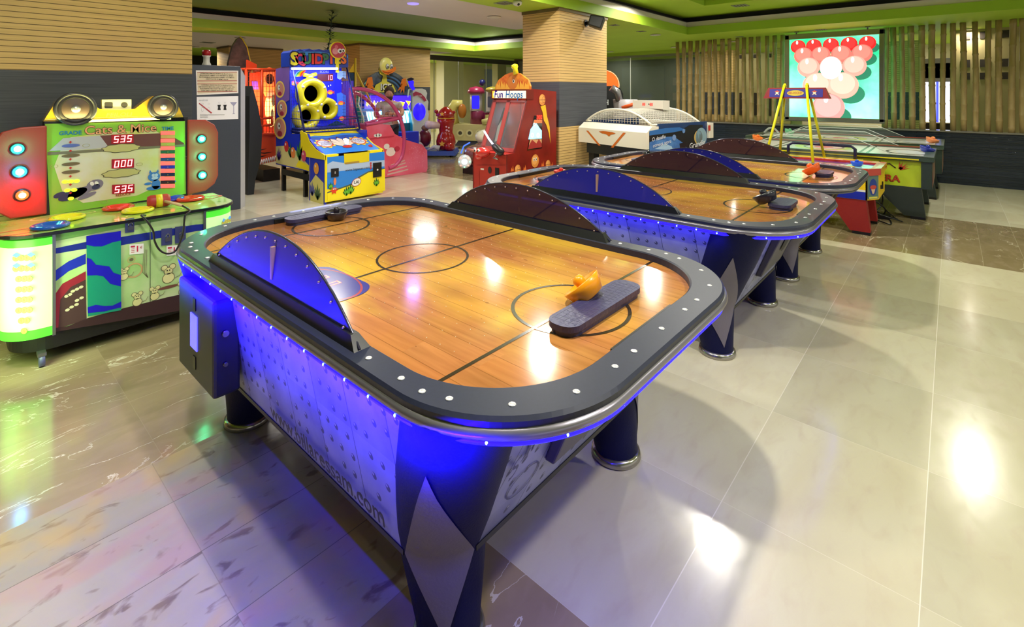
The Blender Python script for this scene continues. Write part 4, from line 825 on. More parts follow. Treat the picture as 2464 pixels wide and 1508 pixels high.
# side panel
side = [(664, 395), (744, 413), (744, 487), (781, 495), (781, 374), (757, 352), (745, 335), (740, 322), (699, 322), (697, 156), (664, 166)]
def P3(pts, x): return [(x, p[0], p[1]) for p in (ax(px, py, x) for px, py in pts)]
b = MB().use(DB); vs = P3(side, XS); n = len(vs); b.add(vs+[(p[0]+.025, p[1], p[2]) for p in vs], [tuple(range(n)), tuple(range(2*n-1, n-1, -1))]+[(i, (i+1) % n, n+(i+1) % n, n+i) for i in range(n)], False)
g = lambda pts, m, l=.003: fx(b.use(m), pts, XS, l)
g([(664, 392), (664, 352), (690, 350), (712, 362), (744, 398), (744, 411)], M('d8cc88', .4)); g([(712, 400), (720, 385), (744, 398), (744, 412)], YL, .004)
g([(747, 487), (747, 440), (760, 420), (779, 440), (779, 492)], M('e0d878', .4)); g([(664, 166), (697, 157), (697, 240), (664, 260)], M('7c5cb0', .4, noise=.1))
for (x, y, r) in ((674, 215, .16), (679, 262, .17), (674, 308, .21)):
    q = px_(x, y, XS); b.use(M('e8c860', .4)).flat(circ(r, 26, 0, 0, 1, .8), q, UX, VZ, .004); b.use(M('c88878', .4)).flat(circ(r*.82, 26, 0, 0, 1, .8), q, UX, VZ, .0045); b.use(WHITE).flat(circ(r*.25, 16), q+Vector((0, .03, .03)), UX, VZ, .005); b.use(BLACK).flat(circ(r*.1, 12), q+Vector((0, .02, .03)), UX, VZ, .0055); b.use(M('a02c48', .4)).flat(circ(r*.4, 14, 0, 0, 1, .5), q+Vector((0, 0, -r*.4)), UX, VZ, .005)
for (x, y, h, c) in ((672, 385, .2, '4c2c90'), (700, 378, .22, '2c5c3c'), (722, 385, .28, '3c7c3c'), (752, 470, .2, '5c64b0'), (765, 480, .22, '4c6c3c')): leaf(b, px_(x, y, XS), UX, VZ, h, M(c, .5), .006)
for (x, y, c) in ((706, 367, 'e08040'), (732, 375, 'd04c70'), (690, 352, 'c83030'), (762, 405, 'e8a038')): q = px_(x, y, XS); el(b.use(M(c, .4)), q, .07, .08, UX, VZ, .007); el(b.use(WHITE), q+Vector((0, .02, .03)), .015, .02, UX, VZ, .008)
b.build('side_panel', sq)
MB().use(DB).box(XE-.025, XE, YS+.42, 7.8, .35, .93).build('side_panel', sq)
# deck
zf, zb = .665, .90; yb2 = 6.98
b = MB().use(SB).add([(XS+.02, YS+.06, zf), (XE-.02, YS+.06, zf), (XE-.02, yb2, zb), (XS+.02, yb2, zb)], [(0, 1, 2, 3)], False)
du = Vector((1, 0, 0)); dv = Vector((0, yb2-YS-.06, zb-zf)).normalized(); nn = du.cross(dv)
def dk(u, v): return Vector((XS+.02, YS+.06, zf))+du*u+dv*v
b.use(M('2050a8', .4)).flat([(0, .3), (.2, .36), (.45, .28), (.7, .36), (.87, .3), (.87, .5), (.6, .55), (.3, .5), (0, .56)], dk(0, 0), du, dv, .002)
b.use(YL).flat([(0, .56), (.15, .60), (.35, .56), (.6, .62), (.87, .58), (.87, .69), (0, .69)], dk(0, 0), du, dv, .003)
for u_ in (.17, .70):
    b.use(YL).flat(star(.16, .12, 9), dk(u_, .32), du, dv, .004); b.use(M('d83c28', .4)).ring(.12, .10, dk(u_, .32), du, dv, .005, 24); b.use(WHITE).flat(circ(.095, 24), dk(u_, .32), du, dv, .005)
    b.use(M('30208c', .4))
    for k, wd in enumerate(('DOUBLE', 'YOUR', 'POINTS')): b.text(wd, dk(u_, .365-k*.045), du, dv, .045, .006, .015)
for k in range(5):
    a = PI/2-(k-2)*.42; d = du*math.cos(a)+dv*math.sin(a); e = du*math.sin(a)-dv*math.cos(a); c = dk(.44, .17); m_ = M('fff0d8', .3, emit=2.5) if k == 3 else M('e8d8b8', .4)
    for (w, m2, l) in ((1.15, M('5c2030', .4), .004), (1., m_, .005)): b.use(m2).add([c+d*.06+e*.02*w+nn*l, c+d*.25+e*.045*w+nn*l, c+d*.30*w+nn*l, c+d*.25-e*.045*w+nn*l, c+d*.06-e*.02*w+nn*l], [(0, 1, 2, 3, 4)], False)
el(b.use(M('c83820', .3)), dk(.44, .17), .075, .04, du, dv, .006); b.build('play_deck', sq)
b = MB().use(YL)
for x in (XS-.006, XE-.014):
    pts = [(YS, .60), (YS, .665), (YS+.25, .73), (YS+.42, .82), (YS+.5, .92), (yb2, .96), (yb2, .60)]; b.prism(pts, (x, 0, 0), (0, 1, 0), (0, 0, 1), (1, 0, 0), .02)
b.box(XS, XE, yb2, yb2+.03, .82, .95); b.build('deck_rim', sq)
MB().use(M('c02818', .25)).ball((XE-.1, YS+.18, .70), .035).build('button', sq)
# back board
YK = 7.42
bb = MB().use(M('1420d8', .35, emit=.35)).box(XS+.025, XE-.025, YK, YK+.05, .9, 1.9)
h = lambda pts, m, l=.004: fy(bb.use(m), pts, YK, l)
for k, c in enumerate(('58a0e8', '5cc048', 'f0e020', 'f0a820', 'e03828')): h([(706+k*3.6, 185-k*.2), (709.6+k*3.6, 185-k*.2), (725+k*3, 169), (721+k*3, 169), (713+k*3, 174)], M(c, .4, emit=.3))
h([(811, 170), (832, 172), (832, 190), (825, 185), (818, 192), (811, 188)], M('90b8f0', .4, emit=.4)); h([(810, 225), (820, 222), (832, 230), (832, 280), (812, 280)], M('3c70e0', .4, emit=.3)); h([(700, 262), (712, 250), (715, 300), (700, 320)], M('3c70e0', .4, emit=.2)); h([(720, 310), (740, 300), (780, 305), (810, 290), (832, 300), (832, 318), (720, 322)], M('184868', .4))
for (x, y) in ((794, 222), (820, 248), (707, 200), (822, 285)):
    q = py_(x, y, YK); el(bb.use(M('e84850', .4, emit=.4)), q, .05, .035, lift=.007); el(bb.use(M('f0b030', .4, emit=.3)), q-Vector((0, 0, .01)), .04, .022, lift=.008); bb.use(M('e84850', .4)).flat([(.04, 0), (.07, .03), (.07, -.03)], q, UY, VZ, .007)
for (x, y) in ((819, 188), (822, 200), (790, 207), (795, 205)): el(bb.use(WHITE), py_(x, y, YK), .010, .012, lift=.008)
bb.use(M('5c1c28', .4)); fy(bb, [(763, 178), (801, 177), (801, 195), (763, 196)], YK, .008); bb.use(M('ff6070', .3, emit=5.)).digits('10', py_(792, 186.5, YK), UY, VZ, .075, .010, .05); bb.use(M('c0c8e8', .4)).text('SCORE', py_(780, 173, YK), UY, VZ, .05, .006, .01)
bb.build('back_board', sq)
PY = M('f0e428', .25, coat=.4)
for (x, y, R_, r_) in ((746, 225, .175, .055), (782, 262, .125, .045), (733, 280, .15, .05)):
    q = py_(x, y, YK-.02); s_ = MB().use(PY).lathe([(R_+r_*1.2, .02), (R_+r_*1.3, .06), (R_+r_, .12), (R_+r_*.2, .15), (R_-r_*.5, .13), (R_-r_*.9, .08), (R_-r_*.9, .0)], q+Vector((0, .02, 0)), (0, -1, 0), 36, cap=False); s_.use(M('5c5438', .7, noise=.4, nscale=14)).lathe([(R_-r_*.9, .01), (0, .01)], q+Vector((0, .02, 0)), (0, -1, 0), 36)
    s_.use(WHITE)
    for a in (.5, 2.6, 4.2): s_.ball(q+Vector((math.cos(a)*(R_+r_*.4), -.12, math.sin(a)*(R_+r_*.4))), .022, n=10, m=6)
    s_.build('pipe_ring', sq)
MB().use(PY).box(.0+py_(730, 200, YK).x, py_(752, 200, YK).x, YK-.12, YK, py_(740, 198, YK).z, py_(740, 190, YK).z).cyl(py_(741, 192, YK, .06), py_(741, 181, YK, .06), .05).tube([py_(726, 180, YK, .06), py_(741, 183, YK, .06), py_(756, 178, YK, .06)], .03, 8).build('periscope', sq)
MB().use(M('102068', .4)).box(XS+.03, XE-.03, 7.0, YK, .90, .98).build('rear_floor', sq)
# marquee
YM = 7.30; b = MB().use(M('2040b0', .35)); tw = [(698, 160), (698, 126), (704, 121), (712, 124), (722, 118), (732, 123), (744, 117), (756, 122), (768, 118), (780, 122), (794, 119), (806, 126), (820, 128), (830, 126), (838, 132), (838, 162)]
pts = [py_(a, c, YM) for a, c in tw]; n = len(pts); b.add(pts+[p+Vector((0, .3, 0)) for p in pts], [tuple(range(n)), tuple(range(2*n-1, n-1, -1))]+[(i, (i+1) % n, n+(i+1) % n, n+i) for i in range(n)], False)
fy(b.use(M('3c90e0', .35)), [(699, 130), (712, 124), (740, 124), (770, 124), (800, 130), (837, 134), (837, 140), (800, 136), (760, 134), (720, 132), (699, 137)], YM, .003)
for i, (ch, c) in enumerate(zip('SQUIDPIES', ('f0e030', 'e03858', '3c8048', 'd83028', 'd83028', '2c7048', 'e04830', 'f0d020', 'f07020'))):
    q = py_(708+i*14.8, 143, YM); s_ = .20 if i else .25; b.use(M('201848', .4)).text(ch, q, UY, VZ, s_*1.08, .006, .085); b.use(M(c, .3)).text(ch, q, UY, VZ, s_, .008, .045)
b.build('marquee', sq)
b = MB(); q = py_(812, 121, YM-.02); b.use(YL).lathe([(.135, 0), (.135, .02)], q, (0, -1, 0), 30).use(M('c83c50', .35)).lathe([(.122, .0205), (.122, .022)], q, (0, -1, 0), 30)
for (dx, dz, r, c, l) in ((-.05, -.02, .05, 'f0a0a8', .023), (.03, -.01, .038, 'ffffff', .024), (.085, .0, .03, 'ffffff', .024), (.035, -.015, .018, '101010', .026), (.087, -.005, .014, '101010', .026), (-.03, .05, .03, 'e87888', .023)): el(b.use(M(c, .35)), q+Vector((dx, 0, dz)), r, r, lift=l)
b.use(YL).box(q.x-.02, q.x+.02, q.y-.01, q.y+.02, q.z-.35, q.z-.12); b.build('round_sign', sq)
MB().use(M('c8d8ff', .3, emit=5.)).cyl(py_(702, 165, 7.25), py_(812, 165, 7.25), .015).build('tube_lamp', sq); area(py_(760, 168, 7.2), .8, 7, (.45, .5, 1), (0, 0, 0), 'RECTANGLE', .1)
# frame and mesh
b = MB().use(M('1c2468', .3, .4))
for x in (XS+.012, XE-.012):
    b.tube([(x, 6.9, .93), (x, 7.28, 1.9)], .014, 8).tube([(x, 6.9, .93), (x, YK, .95)], .012, 6)
    b.tube([(x, 6.88, 1.12), (x, YK, 1.12)], .006, 5)
b.tube([(XS+.012, 6.96, 1.10), (XE-.012, 6.96, 1.10)], .008, 6).tube([(XS+.012, 6.9, .93), (XE-.012, 6.9, .93)], .012, 6); b.build('cage_frame', sq)
b = MB().use(M('3c48b0', .3, .5))
for x in (XS+.012, XE-.012):
    for k in range(1, 20):
        z = .93+k*.05; y0 = 6.9+(z-.93)/.97*.38; b.tube([(x, y0, z), (x, YK, z)], .0022, 4)
    for k in range(10):
        y0 = 6.94+k*.05; zt = .93+min(1, (y0-6.9)/.38)*.97; b.tube([(x, y0, .93), (x, y0, zt)], .0022, 4)
for k in range(18): x = XS+.03+k*.05; b.tube([(x, 6.9, .93), (x, 6.96, 1.10)], .0022, 4)
for z in (.98, 1.04): b.tube([(XS+.02, 6.92, z), (XE-.02, 6.92, z)], .0022, 4)
b.build('wire_mesh', sq)
for (x, y) in ((XS+.08, 7.7), (XE-.08, 7.7), (XS+.08, 7.0), (XE-.08, 7.0)): MB().use(BLACK).box(x-.025, x+.025, y-.025, y+.025, 0, .42).build('leg', sq)
MB().use(BLACK).box(XS+.05, XE-.05, 6.75, 7.72, .25, .34).build('under_box', sq)
# ---------------------------------------------------------------- orange cage game
YO = 8.6; og = thing('orange_cage_game', 'orange caged basketball game with tiger stripes behind the undersea game', 'arcade game', (4.5, 9.2, 0)); OR = M('f04818', .35)
def oy(a, c, y=YO): q = ay(a, c, y); return Vector((q[0], y, q[1]))
b = MB().use(M('e04c20', .4)); pts = [oy(*p) for p in [(596, 402), (680, 384), (680, 322), (622, 326), (612, 345)]]; n = len(pts)
b.add(pts+[p+Vector((0, 1.1, 0)) for p in pts], [tuple(range(n)), tuple(range(2*n-1, n-1, -1))]+[(i, (i+1) % n, n+(i+1) % n, n+i) for i in range(n)], False)
for (y0, l) in ((358, 28), (366, 44), (374, 30)): fy(b.use(M('2c1810', .5)), [(614, y0), (614+l*.5, y0+1), (614+l, y0-1), (614+l*.5, y0+4)], YO, .003)
fy(b.use(M('f0c060', .5)), [(612, 350), (616, 350), (612, 375), (604, 385)], YO, .003)
zz = [(598, 400)]
for k in range(12): zz += [(600+k*5.4, 402-k*1.3), (602.7+k*5.4, 391-k*1.5)]
b.use(WHITE)
for k in range(1, len(zz)-1): p0, p1 = oy(*zz[k]), oy(*zz[k+1]); b.tube([p0-Vector((0, .004, 0)), p1-Vector((0, .004, 0))], .008, 4)
b.build('base_cabinet', og)
b = MB().use(OR)
for pts in ([(592, 166), (592, 322)], [(630, 168), (630, 322)], [(664, 170), (664, 322)], [(590, 166), (680, 168)], [(590, 322), (680, 322)], [(600, 287), (655, 283)], [(655, 283), (655, 300)], [(655, 300), (615, 303)]): b.tube([oy(*p) for p in pts], .022, 6)
for (a, c) in ((592, 166), (680, 168), (592, 322)): b.tube([oy(a, c), oy(a, c)+Vector((0, 1.2, 0))], .022, 6)
b.build('cage_frame', og)
b = MB().use(M('e05c28', .4))
for k in range(13): y = 172+k*12; b.tube([oy(592, y), oy(664, y)], .004, 4)
for k in range(10): x = 596+k*7.5; b.tube([oy(x, 168), oy(x, 322)], .004, 4)
b.build('cage_mesh', og)
b = MB().use(M('a83018', .4, emit=.5)); b.add([oy(600, 175, YO+1.1), oy(690, 175, YO+1.1), oy(690, 322, YO+1.1), oy(600, 322, YO+1.1)], [(0, 1, 2, 3)], False)
b.use(M('5830d8', .4, emit=.8)); b.add([oy(606, 195, YO+1.08), oy(620, 195, YO+1.08), oy(622, 215, YO+1.08), oy(608, 215, YO+1.08)], [(0, 1, 2, 3)], False)
for (px, py, rx, ry, c) in ((648, 200, .14, .3, 'd87850'), (652, 260, .11, .36, 'f8e0a0'), (649, 190, .08, .1, '504048'), (658, 240, .04, .12, '402020'), (655, 275, .03, .1, '402020')): q = oy(px, py, YO+1.05); el(b.use(M(c, .4, emit=.6 if c[0] == 'f' else .1)), q, rx, ry)
b.use(M('5c1418', .4, emit=.3)); b.add([oy(659, 192, YO+.9), oy(667, 192, YO+.9), oy(667, 208, YO+.9), oy(659, 208, YO+.9)], [(0, 1, 2, 3)], False); b.build('backboard', og)
fy(MB().use(OR), [(592, 166), (618, 166), (618, 155), (596, 144), (592, 144)], YO+.3, 0).build('corner_sign', og)
area(oy(645, 240, YO+.7)+Vector((0, 0, 0)), .5, 14, (1, .35, .08), (PI/2, 0, 0))
MB().use(BLACK).box(oy(640, 400).x, oy(680, 400).x, YO+.1, YO+1.0, 0, .2).build('stand', og)
# ---------------------------------------------------------------- pink hoop game
YN = 7.5; pk = thing('pink_hoop_game', 'pink child basketball game with curved pink tubes beside the undersea game', 'arcade game', (5.4, 7.9, 0)); PK = M('e0485c', .35, col2='e8708c', nscale=2); PT = M('c84878', .3, coat=.3)
def ny(a, c, y=YN): q = ay(a, c, y); return Vector((q[0], y, q[1]))
base = [(900, 430), (1026, 414), (1029, 405), (1028, 362), (1016, 348), (975, 336), (950, 322), (938, 300), (880, 296)]
b = MB().use(PK); pts = [ny(*p) for p in base]; n = len(pts); b.add(pts+[p+Vector((0, .75, 0)) for p in pts], [tuple(range(n)), tuple(range(2*n-1, n-1, -1))]+[(i, (i+1) % n, n+(i+1) % n, n+i) for i in range(n)], False)
for (dx, r) in ((-.05, .03), (0, .04), (.05, .03)): el(b.use(WHITE), ny(909, 325)+Vector((dx, 0, -.005)), r, r*.9, lift=.004)
b.use(M('c03048', .4)); fy(b, [(884, 333), (948, 326), (948, 329), (884, 337)], YN, .004)
for (x, y, L) in ((932, 418, 50), (934, 410, 45), (936, 402, 40), (940, 396, 34)): fy(b.use(M('d8b0a8', .4)), [(x, y), (x+L, y-12), (x+L, y-9), (x, y+4)], YN, .004)
for k in range(60): x, y = random.uniform(985, 1022), random.uniform(352, 405); el(b.use(M('f0a0b0', .4)), ny(x, y), .006, .006, lift=.004, n=6)
for (x, y, r, c) in ((940, 365, .10, 'f0d8d0'), (955, 358, .06, 'c03048'), (930, 352, .06, 'e8e0d8')): el(b.use(M(c, .4)), ny(x, y), r, r*.8, lift=.005)
b.build('base_cabinet', pk)
def arch(pts, y, r=.035): MB().use(PT).tube(smooth_pts([ny(a, c, y) for a, c in pts], 6), r, 8).build('tube_arch', pk)
arch([(842, 214), (870, 214), (905, 224), (938, 246), (958, 275), (970, 310), (972, 345), (966, 378), (950, 398), (935, 404)], YN)
arch([(842, 222), (862, 226), (885, 242), (902, 262), (914, 288), (917, 300)], YN+.7, .035)
MB().use(PT).tube([ny(845, 212), ny(845, 320)], .04, 8).tube([ny(852, 212, YN+.7), ny(852, 320, YN+.7)], .035, 8).build('back_post', pk)
MB().use(PT).tube([ny(880, 300), ny(967, 284)], .03, 8).tube([ny(878, 296), ny(920, 284), ny(962, 282)], .02, 6).build('cross_tube', pk)
b = MB().use(M('c8a8c8', .4))
for k in range(9): x = 870+k*11; t0 = 216+max(0, (x-870))**1.35*.17; b.tube([ny(x, t0), ny(x, 298)], .003, 4)
for k in range(8): y = 228+k*10; b.tube([ny(850, y), ny(min(968, 905+k*11), y)], .003, 4)
b.build('wire_mesh', pk)
MB().use(M('3c2c9c', .4, emit=.4)).box(ny(842, 300, 8.2).x-.4, ny(842, 300, 8.2).x-.35, YN, YN+.75, .9, 1.7).build('backboard', pk)
# ---------------------------------------------------------------- yellow cage behind
yc = MB().use(M('d8b428', .4)); W7 = 9.0
def wy(a, c): q = ay(a, c, W7); return Vector((q[0], W7, q[1]))
for p in ([(855, 140), (855, 330)], [(855, 170), (915, 290)], [(837, 205), (837, 300)]): yc.tube([wy(*q) for q in p], .022, 6)
for k in range(10): yc.tube([wy(856, 185+k*12), wy(min(910, 862+k*6), 185+k*12)], .004, 4)
yc.use(M('e8c020', .4)).add([wy(838, 174), wy(852, 152), wy(852, 176)], [(0, 1, 2)], False).use(M('1c4068', .4)).add([wy(838, 174), wy(853, 174), wy(856, 220), wy(845, 205)], [(0, 1, 2, 3)], False)
yc.use(M('d8b428', .4)).tube([wy(855, 330), wy(855, 330)*1-Vector((0, 0, wy(855, 330).z-.02))], .022, 6)
tag(yc.build('yellow_cage'), 'yellow wire cage frame with pointed flag between two basketball games', 'cage')
# ---------------------------------------------------------------- duck machine
YD = 9.45; dm = thing('duck_game', 'arcade cabinet with purple glowing screen under the yellow duck sign', 'arcade game', (6.9, 9.8, 0))
def dy(a, c, y=YD): q = ay(a, c, y); return Vector((q[0], y, q[1]))
x0, x1 = dy(876, 300).x, dy(990, 300).x
b = MB().use(M('186070', .4)).box(x0, x1, YD+.05, YD+.72, 0, .80); b.use(M('1e2c50', .4)).box(x0, x1, YD+.2, YD+.72, .8, dy(900, 220).z)
fy(b.use(M('1818d0', .35, emit=.6)), [(975, 322), (1000, 320), (1000, 345), (975, 347)], YD+.05, .004); b.build('cabinet', dm)
for x in (x1, x0-.03):
    sp_ = [(YD-.05, 0), (YD-.05, .75), (YD+.02, 1.0), (YD+.2, 1.25), (YD+.12, dy(900, 220).z+.05), (YD+.74, dy(900, 220).z+.05), (YD+.74, 0)]
    MB().use(M('1c8898', .35)).prism(sp_, (x, 0, 0), (0, 1, 0), (0, 0, 1), (1, 0, 0), .03).use(M('c8d8c0', .4)).tube([(x+.015, p[0], p[1]) for p in sp_[:5]], .018, 6).build('side_panel', dm)
b = MB(); fy(b.use(M('3418f0', .3, emit=1.8)), [(877, 230), (988, 230), (988, 262), (877, 262)], YD+.15, .0)
for k in range(9): x = 880+k*8.2; b.use(M('ffd020', .3, emit=3.)).add([dy(x, 252, YD+.14), dy(x+4, 241+(k % 2)*3, YD+.14), dy(x+8, 250, YD+.14), dy(x+4, 256, YD+.14)], [(0, 1, 2, 3)], False)
for (a, c) in ((970, 252), (984, 250)): b.add([dy(a-8, c-8, YD+.14), dy(a+4, c-6, YD+.14), dy(a, c+4, YD+.14)], [(0, 1, 2)], False)
b.use(WHITE).text('BUMP', dy(905, 226, YD+.1), UY, VZ, .05, .1, .01); b.build('marquee', dm)
b = MB().use(M('b0e8ff', .3, emit=2.)); fy(b, [(880, 268), (986, 266), (996, 296), (888, 300)], YD+.1, 0); b.use(M('40a8d8', .3, emit=1.4))
for k in range(14): fy(b, [(884+k*8, 268), (886+k*8, 268), (892+k*8, 298), (890+k*8, 298)], YD+.1, .003)
fy(b.use(M('f08040', .4, emit=1.)), [(903, 275), (910, 275), (911, 290), (904, 290)], YD+.1, .004); b.build('play_screen', dm); area(dy(935, 262, YD-.05), .8, 5, (.35, .6, 1), (PI/2.5, 0, 0), 'RECTANGLE', .3)
MB().use(M('1820a0', .35, emit=.2)).box(dy(945, 330).x, dy(985, 330).x, YD-.35, YD-.02, .25, .62).use(WHITE).tube([dy(952, 338, YD-.36), dy(962, 328, YD-.36), dy(980, 334, YD-.36)], .006, 4).build('seat_box', dm)
YQ = 9.6; dk_ = thing('duck_sign', 'yellow cartoon duck cut-out sign marked ICE before the striped pillar', 'sign', (6.9, YQ, dy(900, 220).z+.05))
def dq(a, c): q = ay(a, c, YQ); return Vector((q[0], YQ, q[1]))
b = MB().use(M('6c7880', .3, col2='3c4c68', nscale=5)); pts = [dq(928+math.cos(a)*58, 228-math.sin(a)*58) for a in [PI*k/24 for k in range(25)]]; n = len(pts)
b.add(pts+[p+Vector((0, .05, 0)) for p in pts], [tuple(range(n)), tuple(range(2*n-1, n-1, -1))]+[(i, (i+1) % n, n+(i+1) % n, n+i) for i in range(n)], False)
for k, c in enumerate(('28384c', '4878b0', '1c2434', '4878b0', '28384c')):
    r0, r1 = 50-k*4, 47-k*4; b.use(M(c, .4)); aa = [.15+1.5*i/10 for i in range(11)]
    for i in range(10): fy(b, [(928+math.cos(aa[i])*r0, 228-math.sin(aa[i])*r0), (928+math.cos(aa[i+1])*r0, 228-math.sin(aa[i+1])*r0), (928+math.cos(aa[i+1])*r1, 228-math.sin(aa[i+1])*r1), (928+math.cos(aa[i])*r1, 228-math.sin(aa[i])*r1)], YQ, .004)
fy(b.use(M('90e0c8', .4)), [(876, 202), (886, 188), (894, 196), (893, 206), (884, 207)], YQ, .005); b.build('round_board', dk_)
DY = M('e8e058', .35, col2='d8d040', nscale=4); OG = M('f08028', .4)
b = MB().use(BLACK); bod = [(896, 222), (904, 204), (918, 196), (921, 182), (914, 178), (911, 168), (914, 158), (926, 160), (934, 172), (930, 180), (931, 196), (946, 204), (953, 220), (950, 222)]
fy(b, [(a+(a-924)*.05, c+(c-200)*.04) for a, c in bod], YQ-.02, .0); fy(b.use(DY), bod, YQ-.02, .006); b.build('duck_body', dk_)
b = MB().use(M('f4f0c0', .35, col2='f0e878', nscale=5)); b.ball(dq(925, 158)+Vector((0, -.06, 0)), .175, 1, .35, 1.05, 24, 16)
for dx in (-.02, .085):
    el(b.use(M('406080', .4)), dq(926, 160)+Vector((dx, 0, 0)), .042, .055, lift=.135); el(b.use(WHITE), dq(926, 160)+Vector((dx, 0, 0)), .036, .048, lift=.14); el(b.use(BLACK), dq(926, 162)+Vector((dx+.005, 0, 0)), .016, .028, lift=.145)
b.build('duck_head', dk_)
b = MB().use(OG); fy(b, [(917, 168), (928, 170), (940, 167), (952, 160), (953, 168), (944, 176), (934, 178), (938, 181), (930, 179), (922, 175)], YQ-.15, 0); fy(b.use(M('a04018', .4)), [(920, 171), (932, 174), (944, 172), (934, 177), (924, 174)], YQ-.15, .004); b.build('duck_bill', dk_)
b = MB().use(BLACK).text('ICE', dq(926, 210)+Vector((.02, 0, -.02)), UY, VZ, .20, .034, .05).use(M('f0f0e8', .3)).text('ICE', dq(926, 210), UY, VZ, .20, .040, .03); b.build('sign_letters', dk_)
for (c, s_) in (((886, 212), 1), ((968, 214), -1)):
    b = MB().use(OG)
    for k in range(3): a = -PI/2+(k-1)*.45+s_*.35; q = dq(*c); b.use(OG).flat([(math.cos(a-1.4)*.05, math.sin(a-1.4)*.05), (math.cos(a)*.22, math.sin(a)*.22), (math.cos(a+1.4)*.05, math.sin(a+1.4)*.05)], q+Vector((0, -.03-.002*k, .10)), UY, VZ, .0)
    b.flat([(-.09, .0), (-.03, .18), (.08, .2), (.11, .02)], dq(*c)+Vector((0, -.03, .05)), UY, VZ, 0); b.build('orange_wing', dk_)
# ---------------------------------------------------------------- white catcher machine
YW = 9.9; q0 = ay(995, 280, YW); wm = thing('catcher_machine', 'white cloud-edged catcher machine with a glowing blue disc', 'arcade game', (q0[0]+.1, YW+.2, 0))
def cy_(a, c): q = ay(a, c, YW); return Vector((q[0], YW, q[1]))
cl = [(992, 345), (992, 235), (994, 216), (1002, 213), (1008, 217), (1016, 213), (1024, 216), (1028, 224), (1026, 236), (1031, 245), (1029, 262), (1032, 275), (1030, 290), (1036, 300), (1038, 345)]
b = MB().use(M('dcdcd8', .35)); pts = [cy_(*p) for p in cl]; n = len(pts); b.add(pts+[p+Vector((0, .3, 0)) for p in pts], [tuple(range(n)), tuple(range(2*n-1, n-1, -1))]+[(i, (i+1) % n, n+(i+1) % n, n+i) for i in range(n)], False)
b.box(cy_(994, 345).x, cy_(1036, 345).x, YW+.05, YW+.3, 0, cy_(1000, 340).z); b.build('cabinet', wm)
b = MB().use(M('2010f0', .3, emit=1.5)).lathe([(.19, 0), (.18, .02), (0, .03)], cy_(1009, 269), (0, -1, 0), 28, 1., 1.15, a0=(1, 0, 0)); b.build('blue_disc', wm)
b = MB().use(M('b03858', .4)); fy(b, [(993, 224), (1000, 220), (1012, 224), (1022, 234), (1026, 242), (1021, 244), (1014, 236), (1004, 230), (994, 232)], YW, .01); b.use(WHITE).text('CATCHER', cy_(1006, 231), UY, VZ, .05, .014, .01, 1., 0); b.build('banner', wm)
b = MB().use(M('2818d8', .3, emit=.9)); fy(b, [(980, 195), (990, 192), (995, 196), (994, 206), (998, 214), (992, 218), (985, 210), (982, 202)], YW, .02); b.use(M('18183c', .4)); fy(b, [(978, 190), (988, 186), (996, 190), (990, 194), (980, 195)], YW, .022); b.build('blue_ornament', wm)
# ---------------------------------------------------------------- person
PX, PYY = 6.02, 8.62; ps = thing('person', 'bearded dark-haired man in a grey t-shirt standing among the games with folded arms', 'person', (PX, PYY, 0))
fwd = Vector((-.62, -.785, 0)); rgt = Vector((.785, -.62, 0)); F0 = Vector((PX, PYY, 0))
def B_(r, f, z): return F0+rgt*r+fwd*f+Vector((0, 0, z))
def skin(name, nodes, edges, mat, parent, lev=2):
    me = bpy.data.meshes.new(name); og = origin(parent); me.from_pydata([n_[0]-og for n_ in nodes], edges, []); o = bpy.data.objects.new(name, me); C.objects.link(o); o.parent = parent; me.materials.append(mat)
    sk = o.modifiers.new('skin', 'SKIN'); sk.use_smooth_shade = True; ly = me.skin_vertices[0] if me.skin_vertices else None
    if ly is None:
        bm = bmesh.new(); bm.from_mesh(me); bm.verts.layers.skin.verify(); bm.to_mesh(me); bm.free(); ly = me.skin_vertices[0]
    for i, n_ in enumerate(nodes): ly.data[i].radius = n_[1]; ly.data[i].use_root = (i == 0)
    su = o.modifiers.new('sub', 'SUBSURF'); su.levels = lev; su.render_levels = lev
    dg = bpy.context.evaluated_depsgraph_get(); ne = bpy.data.meshes.new_from_object(o.evaluated_get(dg)); o.modifiers.clear(); o.data = ne
    for p in ne.polygons: p.use_smooth = True
    return o
SK = M('c89478', .55); TS = M('c4bcb8', .7); HS = 1.12
nodes = [(B_(0, 0, .86), (.15, .11)), (B_(0, .0, 1.0), (.15, .11)), (B_(0, .0, 1.16), (.17, .115)), (B_(0, 0, 1.28), (.14, .09)), (B_(0, .0, 1.335), (.055, .055)),
    (B_(.17, 0, 1.26), (.07, .07)), (B_(.26, .03, 1.13), (.056, .056)), (B_(.25, .19, 1.05), (.046, .046)), (B_(.08, .27, 1.08), (.036, .036)),
    (B_(-.17, 0, 1.26), (.07, .07)), (B_(-.26, .03, 1.13), (.056, .056)), (B_(-.25, .19, 1.03), (.046, .046)), (B_(-.08, .28, 1.03), (.036, .036)),
    (B_(.1, 0, .80), (.085, .09)), (B_(.11, .02, .45), (.06, .06)), (B_(.11, .0, .07), (.045, .045)), (B_(.11, .12, .035), (.035, .035)),
    (B_(-.1, 0, .80), (.085, .09)), (B_(-.11, .02, .45), (.06, .06)), (B_(-.11, .0, .07), (.045, .045)), (B_(-.11, .12, .035), (.035, .035)), (B_(0, .01, 1.42), (.06, .06))]
skin('body', nodes, [(0, 1), (1, 2), (2, 3), (3, 4), (3, 5), (5, 6), (6, 7), (7, 8), (3, 9), (9, 10), (10, 11), (11, 12), (0, 13), (13, 14), (14, 15), (15, 16), (0, 17), (17, 18), (18, 19), (19, 20), (4, 21)], SK, ps)
